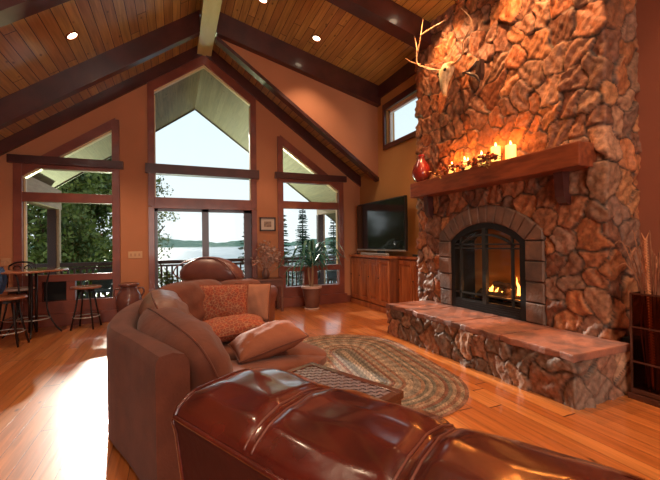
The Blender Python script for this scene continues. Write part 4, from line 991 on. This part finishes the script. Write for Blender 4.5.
CH = stool(-2.20, 7.02, .67, .20, 'cushioned stool with scrolled iron back behind the pub table', seatm=WHITEC, rz=.2)
mb = MB()
for s in (-1, 1): mb.tube(bez([(-2.20+s*.17, 7.15, .62), (-2.20+s*.18, 7.20, .80), (-2.20+s*.17, 7.22, 1.0)], 5), .010, 8)
mb.tube(bez([(-2.37, 7.22, 1.0), (-2.28, 7.225, 1.05), (-2.12, 7.225, 1.05), (-2.03, 7.22, 1.0)], 5), .013, 8); mb.tube([(-2.37, 7.215, .88), (-2.03, 7.215, .88)], .009, 6)
for s in (-1, 1): mb.tube([(-2.20+s*(.07+.05*math.cos(q*.6)), 7.22, .95+.05*math.sin(q*.6)) for q in range(11)], .009, 6)
obj('scroll_back', mb, IRON, CH, smooth=True)
JK = thing('draped_jacket', (-2.17, 6.13, .68), 'blue denim jacket hanging at the left edge beside the pub table', 'jacket')
mb = MB(); mb.grid(lambda u, v: V((-2.14+.05*math.sin(v*3.1)+.010*math.sin(u*14), 5.98+.30*u, .68+.36*v-.015*math.sin(u*9))), 16, 12)
mb.grid(lambda u, v: V((-2.19-.03*math.sin(v*3.1)-.008*math.sin(u*12+1), 5.98+.30*u, .70+.34*v+.010*math.sin(u*7))), 16, 12)
bmesh.ops.solidify(mb.bm, geom=mb.bm.faces[:], thickness=.012); obj('cloth', mb, BLUEC, JK, smooth=True)
HK = thing('side_chair', (-2.42, 6.13, 0), 'dark iron high chair under the blue denim jacket', 'chair')
mb = MB()
for (x, y) in ((-2.22, 5.98), (-2.22, 6.28)): mb.tube([(x, y, 0), (x+.03, y, .62), (x+.055, y, 1.03)], .011, 8)
mb.tube([(-2.165, 5.98, 1.03), (-2.165, 6.28, 1.03)], .011, 8)
obj('back_posts', mb, IRON, HK, smooth=True)
mb = MB(); mb.lathe([(.17, 0), (.18, .015), (.16, .03)], (-2.40, 6.13, .62), 24); obj('seat', mb, SEATW, HK)
for y in (6.03, 6.23): mb = MB(); mb.tube([(-2.50, y, .62), (-2.54, y, 0)], .011, 8); obj('leg', mb, IRON, HK)
# ------------------------------------------------------------------ ceiling cans
def can(x, east, y, lab, energy, aim=None, spot=1.75, col=(1, .70, .46)):
    z = (zr if east else zl)(x); sl = -SR if east else SL
    nrm = V((sl, 0, -1)).normalized() if False else V((-(-sl), 0, -1)).normalized()
    n = V((sl, 0, -1)).normalized()
    Mx = n.to_track_quat('Z', 'Y').to_matrix().to_4x4(); Mx.translation = V((x, y, z))
    t = thing('ceiling_light', (x, y, z), lab, 'ceiling light', 'recessed ceiling lights')
    def R(prof, nm, m):
        mb = MB(); mb.lathe(prof, (0, 0, 0), 24, cap=(nm == 'lamp')); bmesh.ops.transform(mb.bm, matrix=Mx, verts=mb.bm.verts[:]); return obj(nm, mb, m, t, smooth=True, angle=40)
    R([(.062, .001), (.064, .012), (.082, .012), (.086, .001)], 'trim_ring', RINGM); R([(.061, .003), (.061, .005), (.04, .009), (.01, .011)], 'lamp', LAMP)
    l = bpy.data.lights.new('can_spot', 'SPOT'); l.energy = energy; l.color = col; l.spot_size = spot; l.spot_blend = .6; l.shadow_soft_size = .05
    lo = bpy.data.objects.new('can_spot', l); COL.objects.link(lo); lo.location = V((x, y, z))+n*.05
    d = V(aim)-lo.location if aim else V((0, 0, -1)); lo.rotation_euler = d.to_track_quat('-Z', 'Y').to_euler()
can(2.28, True, 5.84, 'recessed light in the shallow east ceiling nearest the gable', 85)
can(3.06, True, 4.02, 'recessed light close to the chimney top', 200, (3.45, 3.6, 0), col=(1, .46, .18))
can(1.29, True, 5.56, 'dim recessed light beside the ridge beam', 80)
can(-1.19, False, 5.62, 'recessed light in the steep west ceiling', 160)
can(3.06, True, 2.6, 'recessed light above the near end of the chimney', 220, (3.5, 2.9, 0), col=(1, .46, .18))
can(3.06, True, .8, 'added recessed fill light over the near east side', 60)  # this and the next three are unseen cans added as room fill
can(-1.2, False, 2.6, 'added recessed fill light in the west ceiling above the couch', 35)
can(2.0, True, -1.0, 'added recessed fill light behind the camera on the east side', 80)
can(-1.2, False, -1.0, 'added recessed fill light behind the camera on the west side', 80)
def pt_light(nm, loc, e, col, r=.1):
    l = bpy.data.lights.new(nm, 'POINT'); l.energy = e; l.color = col; l.shadow_soft_size = r
    lo = bpy.data.objects.new(nm, l); COL.objects.link(lo); lo.location = loc; return lo
al = bpy.data.lights.new('south_fill', 'AREA'); al.shape = 'RECTANGLE'; al.size = 4.4; al.size_y = 2.3; al.energy = 160; al.color = (1, .90, .78)  # area fill lamp outside the added south window, brightens the whole room
ao = bpy.data.objects.new('south_fill', al); COL.objects.link(ao); ao.location = (.65, YB-.3, 1.9); ao.rotation_euler = V((0, 1, .12)).to_track_quat('-Z', 'Y').to_euler()
pt_light('fire_glow', (XF+.10, 3.15, .70), .7, (1, .30, .06), .06)
# added spot standing in for lake glint, lighting the ceiling boards through the windows
l = bpy.data.lights.new('glint_fill', 'SPOT'); l.energy = 13000; l.color = (.92, 1, .55); l.spot_size = .45; l.spot_blend = .3; l.shadow_soft_size = .5
lo = bpy.data.objects.new('glint_fill', l); COL.objects.link(lo); lo.location = (-1.6, 27, -4.8); lo.rotation_euler = (V((.5, 6.5, 3.9))-lo.location).to_track_quat('-Z', 'Y').to_euler()
can(.80, True, .9, 'added wide recessed fill light beside the ridge above the couch', 170, None, 2.4)  # unseen wide cans added to fill the room, here and on the next line
can(.80, True, -2.2, 'added wide recessed fill light beside the ridge behind the camera', 210, None, 2.4)

# ------------------------------------------------------------------ outside: porch
YP = 10.4; zq = lambda x: 4.97 - .73*abs(x-xc)
mb = MB(); mb.prism([(-3.6, zq(-3.6)), (xc, zq(xc)), (xc, zq(xc)+.22), (-3.6, zq(-3.6)+.22)], 1, Y2+.2, YP+.1); o = struct('porch_roof', mb, PORCHM)
mb = MB(); mb.prism([(xc, zq(xc)), (4.8, zq(4.8)), (4.8, zq(4.8)+.22), (xc, zq(xc)+.22)], 1, Y2+.2, YP+.1); o = struct('porch_roof', mb, PORCHM)
mb = MB(); mb.prism([(-3.6, zq(-3.6)-.03), (xc, zq(xc)-.03), (xc, zq(xc)+.24), (-3.6, zq(-3.6)+.24)], 1, YP+.1, YP+.14); mb.prism([(xc, zq(xc)-.03), (4.8, zq(4.8)-.03), (4.8, zq(4.8)+.24), (xc, zq(xc)+.24)], 1, YP+.1, YP+.14); struct('porch_fascia', mb, POSTM)
for nm, x in (('w', -2.55), ('e', 4.12)):
    mb = MB(); mb.box((x-.11, Y2+.2, 2.15), (x+.11, YP+.05, 2.60)); struct('porch_beam', mb, TANW)
    t = thing('porch_post', (x, YP-.05, -.1), 'dark porch post with pale edge board beyond the '+('left' if nm == 'w' else 'right')+' window', 'post')
    mb = MB(); mb.box((x-.13, YP-.13, -.1), (x+.04, YP+.03, 2.15), bev=.01); obj('post_shaft', mb, POSTM, t)
    mb = MB(); mb.box((x+.04, YP-.10, -.1), (x+.10, YP+.03, 2.15)); obj('edge_board', mb, TANW, t)
mb = MB(); mb.box((-7, Y2+.2, -.22), (8.5, YP+.15, -.10)); struct('deck', mb, DECKM)
RL = thing('deck_railing', (0, YP-.02, -.1), 'dark wooden deck railing with close balusters beyond the windows', 'railing')
mb = MB(); mb.box((-7, YP-.09, .81), (8.5, YP+.05, .90), bev=.006); obj('top_rail', mb, POSTM, RL)
mb = MB(); mb.box((-7, YP-.04, .0), (8.5, YP, .06)); mb.box((-7, YP-.04, .74), (8.5, YP, .79)); obj('lower_rail', mb, POSTM, RL)
x = -4.2
while x < 7.0:
    mb = MB(); mb.box((x, YP-.035, .06), (x+.045, YP-.005, .74)); obj('baluster', mb, POSTM, RL); x += .125
# patio furniture
def patio_chair(x, y, rz, lab):
    t = thing('patio_chair', (x, y, -.1), lab, 'chair', None, rz); M = Matrix.Translation((x, y, -.1)) @ Matrix.Rotation(rz, 4, 'Z')
    def o2(nm, mb): bmesh.ops.transform(mb.bm, matrix=M, verts=mb.bm.verts[:]); return obj(nm, mb, PLASTIC, t, smooth=True, angle=50)
    mb = MB(); mb.box((-.24, -.22, .40), (.24, .24, .44), bev=.015); o2('seat', mb)
    mb = MB(); mb.grid(lambda u, v: V(((u-.5)*.52*(1-.25*max(0, v-.6)**1*2), -.24-.10*v+.06*(2*u-1)**2*1.4, .44+.44*v*(1-.28*(2*u-1)**4))), 14, 8); bmesh.ops.solidify(mb.bm, geom=mb.bm.faces[:], thickness=.02); o2('backrest', mb)
    for sx in (-1, 1):
        for sy in (-1, 1): mb = MB(); mb.tube([(sx*.21, sy*.20, .41), (sx*.24, sy*.24, 0)], .016, 8); o2('leg', mb)
        mb = MB(); mb.tube(bez([(sx*.25, -.24, .66), (sx*.29, 0, .66), (sx*.27, .22, .62), (sx*.24, .23, .42)], 4), .018, 8); o2('arm', mb)
patio_chair(-1.45, 9.3, 3.0, 'dark round-backed patio chair on the deck beyond the left window')
patio_chair(3.35, 9.3, 2.6, 'dark patio chair on the deck beyond the left part of the right window')
patio_chair(4.1, 9.0, -2.7, 'dark patio chair on the deck by the right porch post')
PTB = thing('patio_table', (-.78, 8.7, -.1), 'pale round patio table on the deck beyond the left window', 'table')
mb = MB(); mb.lathe([(.40, 0), (.42, .01), (.40, .025)], (-.78, 8.7, .50), 28); obj('table_top', mb, SILVER, PTB)
mb = MB(); mb.tube([(-.95, 8.9, -.09), (-.78, 8.7, .50)], .03, 8); mb.lathe([(.2, 0), (.2, .02), (.03, .05)], (-.78, 8.7, -.1), 20); obj('pedestal', mb, PLASTIC, PTB)
AD = thing('adirondack_chair', (1.75, 9.1, -.1), 'dark slatted adirondack chair on the deck beyond the glass door', 'chair')
M = Matrix.Translation((1.75, 9.1, -.1)) @ Matrix.Rotation(2.4, 4, 'Z')
for k in range(6):
    mb = MB(); x = -.27+k*.092; h = .90+.10*math.sin((k+.5)/6*PI)
    mb.box((x, 0, .30), (x+.08, .02, h)); bmesh.ops.transform(mb.bm, matrix=M @ Matrix.Translation((0, -.15, 0)) @ Matrix.Rotation(.35, 4, 'X'), verts=mb.bm.verts[:]); obj('back_slat', mb, PLASTIC, AD)
for k in range(5):
    mb = MB(); mb.box((-.27, -.20+k*.11, .30+k*.03), (.27, -.11+k*.11, .32+k*.03)); bmesh.ops.transform(mb.bm, matrix=M, verts=mb.bm.verts[:]); obj('seat_slat', mb, PLASTIC, AD)
for s in (-1, 1):
    mb = MB(); mb.box((s*.33-.06, -.35, .54), (s*.33+.06, .40, .565)); mb.box((s*.30-.02, .28, 0), (s*.30+.02, .36, .54)); mb.box((s*.30-.02, -.30, 0), (s*.30+.02, -.22, .54)); bmesh.ops.transform(mb.bm, matrix=M, verts=mb.bm.verts[:]); obj('arm_frame', mb, PLASTIC, AD)
# planters
def planter(x, y, lab, flow):
    t = thing('deck_planter', (x, y, -.1), lab, 'planter'); r3 = random.Random(int(x*100))
    mb = MB(); mb.lathe([(.16, 0), (.22, .32), (.24, .34), (.20, .34)], (x, y, -.1), 20); obj('pot', mb, POT, t)
    mb = MB()
    for k in range(420): a = r3.uniform(0, 6.28); rr = r3.uniform(0, .34)**1; leafmesh(mb, (x+rr*math.cos(a), y+rr*math.sin(a), .24+r3.uniform(0, .42)*(1-rr)), .07, r3)
    f = obj('foliage', mb, TREEM, t)
    if flow:
        mb = MB()
        for k in range(90): a = r3.uniform(0, 6.28); rr = r3.uniform(0, .33); mb.ball((x+rr*math.cos(a), y+rr*math.sin(a), .34+r3.uniform(0, .36)*(1-rr)), .025, 1)
        obj('blooms', mb, FLOWER, t)
planter(-.12, 9.0, 'bushy green potted shrub on the deck at the left of the glass door', False); planter(.66, 9.45, 'pot of pale yellow flowers on the deck beyond the glass door', True)
# ground, lake, far shore
mb = MB(); mb.grid(lambda u, v: V((-60+140*u, 10.6+(15 if u > .38 else 34)*v, -1.2-4.6*v**1.5)), 20, 16); struct('lawn', mb, GRASS, True)
mb = MB(); mb.quad((-1500, 22, -5.0), (1500, 22, -5.0), (1500, 1400, -5.0), (-1500, 1400, -5.0)); struct('lake', mb, WATER)
mb = MB(); mb.grid(lambda u, v: V((-1400+2900*u, 900+200*v, -6+(17+5*math.sin(u*31)+3*math.sin(u*83)+2*math.sin(u*190)+1.2*math.sin(u*700))*math.sin(v*PI*.9+.05))), 400, 8)
for v_ in mb.bm.verts: pass
struct('far_shore', mb, SHORE, True)
# ------------------------------------------------------------------ trees
def leaftree(x, y, z0, h, rx, rz_, n, lab, seed, lsz=.2, m=TREEM, core=True):
    t = thing('leafy_tree', (x, y, z0), lab, 'tree', 'trees outside'); r = random.Random(seed)
    mb = MB(); mb.tube([(x, y, z0), (x+.1, y, z0+h*.5), (x, y, z0+h*.85)], [.22, .15, .05], 8)
    for k in range(9):
        a = r.uniform(0, 6.28); zz_ = z0+h*r.uniform(.3, .75); mb.tube([(x, y, zz_), (x+math.cos(a)*rx*.7, y+math.sin(a)*rx*.7, zz_+h*.12)], [.07, .02], 6)
    obj('trunk', mb, BARK, t, smooth=True)
    cl = [(V((r.gauss(0, .42)*rx, r.gauss(0, .42)*rx, r.uniform(-.9, .9)*rz_)), r.uniform(.28, .5)*rx) for _ in range(60)]
    vs = []; fs = []
    c0 = V((x, y, z0+h-rz_))
    for k in range(n):
        c, rr = r.choice(cl); d = V((r.gauss(0, 1), r.gauss(0, 1), r.gauss(0, 1))).normalized()*rr*r.uniform(.6, 1.05); p = c0+c+d
        a = V((r.gauss(0, 1), r.gauss(0, 1), r.gauss(0, 1))).normalized(); b_ = a.cross(V((r.gauss(0, 1), r.gauss(0, 1), r.gauss(0, 1)))).normalized(); s = lsz*r.uniform(.6, 1.3)
        i = len(vs); vs += [p-a*s*.5, p+b_*s*.28, p+a*s*.5, p-b_*s*.28]; fs.append((i, i+1, i+2, i+3))
    me = bpy.data.meshes.new('foliage'); me.from_pydata(vs, [], fs); obj('foliage', me, m, t)
    return t
leaftree(-4.45, 17, -1.6, 7.4, 1.9, 3.6, 16000, 'broad dense green tree beyond the left window', 1, .22)
leaftree(-8.8, 20, -1.6, 8.2, 2.3, 4.2, 12000, 'tall green tree at the far left beyond the deck', 2, .28)
leaftree(-4.6, 25.5, -2, 9.6, 2.4, 4.6, 15000, 'green tree behind the broad one beyond the left window', 3, .32)
leaftree(-.9, 17.0, -1.6, 6.2, .85, 3.0, 2200, 'thin young tree seen at the left of the glass door', 4, .13)
def conifer(x, y, z0, h, r0, n, lab, seed):
    t = thing('conifer', (x, y, z0), lab, 'tree', 'trees outside'); r = random.Random(seed)
    mb = MB(); mb.tube([(x, y, z0), (x, y, z0+h)], [.14, .01], 8); obj('trunk', mb, BARK, t)
    vs = []; fs = []; lv = int(h*7)
    for k in range(lv):
        q = (k+.5)/lv; zz_ = z0+h*(.10+.88*q)+r.uniform(-.06, .06); R_ = r0*(1-q)**.85+.04; nb_ = 9
        for j in range(nb_):
            a = r.uniform(0, 6.28); Lb = R_*r.uniform(.6, 1.15); ca, sa = math.cos(a), math.sin(a); m_ = max(3, int(n*Lb))
            for i in range(m_):
                u = (i+.5)/m_; c = V((x+ca*Lb*u, y+sa*Lb*u, zz_-Lb*.28*u+.10*Lb*u*u)); s = .30*(1.15-u*.7)
                for sgn in (-1, 1):
                    d = V((ca*.6-sa*sgn, sa*.6+ca*sgn, -.25+r.uniform(-.2, .2))).normalized()*s; w = V((0, 0, 1)).cross(d).normalized()*s*.26+V((0, 0, r.uniform(-.03, .03)))
                    b_ = len(vs); vs += [c, c+d*.5+w, c+d, c+d*.5-w]; fs.append((b_, b_+1, b_+2, b_+3))
    me = bpy.data.meshes.new('needles'); me.from_pydata(vs, [], fs); obj('needles', me, CONM, t)
conifer(8.4, 24.7, -2.2, 6.3, 1.2, 9, 'slender spire conifer in the middle of the right window', 1)
conifer(11.6, 26.5, -2.2, 5.6, 1.3, 9, 'shorter conifer behind the right porch post', 2)
conifer(5.0, 18, -1.8, 4.7, 1.0, 9, 'conifer at the left edge of the right window', 3)
conifer(3.0, 15.8, -1.8, 4.6, .95, 9, 'conifer seen through the right panel of the glass door', 4)
# ------------------------------------------------------------------ sky and sun
w = bpy.data.worlds.new('world'); S.world = w; w.use_nodes = True; nt = w.node_tree; N = nt.nodes; L = nt.links
bg = N['Background']; tc = N.new('ShaderNodeTexCoord'); sp = N.new('ShaderNodeSeparateXYZ'); L.new(tc.outputs['Generated'], sp.inputs[0])
rmp = N.new('ShaderNodeValToRGB'); L.new(sp.outputs[2], rmp.inputs[0]); e = rmp.color_ramp.elements
e[0].position = 0; e[0].color = (.90, .98, 1, 1); e[1].position = .5; e[1].color = (.70, .88, 1, 1)
L.new(rmp.outputs[0], bg.inputs[0]); bg.inputs[1].default_value = .95
sl = bpy.data.lights.new('sun', 'SUN'); sl.energy = 4.5; sl.color = (1, .93, .82); sl.angle = math.radians(1.0)
so = bpy.data.objects.new('sun', sl); COL.objects.link(so); az = math.radians(-7); el = math.radians(19.5)
so.rotation_euler = V((-math.sin(az)*math.cos(el), -math.cos(az)*math.cos(el), -math.sin(el))).to_track_quat('-Z', 'Y').to_euler()
S.view_settings.view_transform = 'Standard'; S.view_settings.look = 'None'; S.view_settings.gamma = 1; S.view_settings.exposure = .3; S.view_settings.use_curve_mapping = False
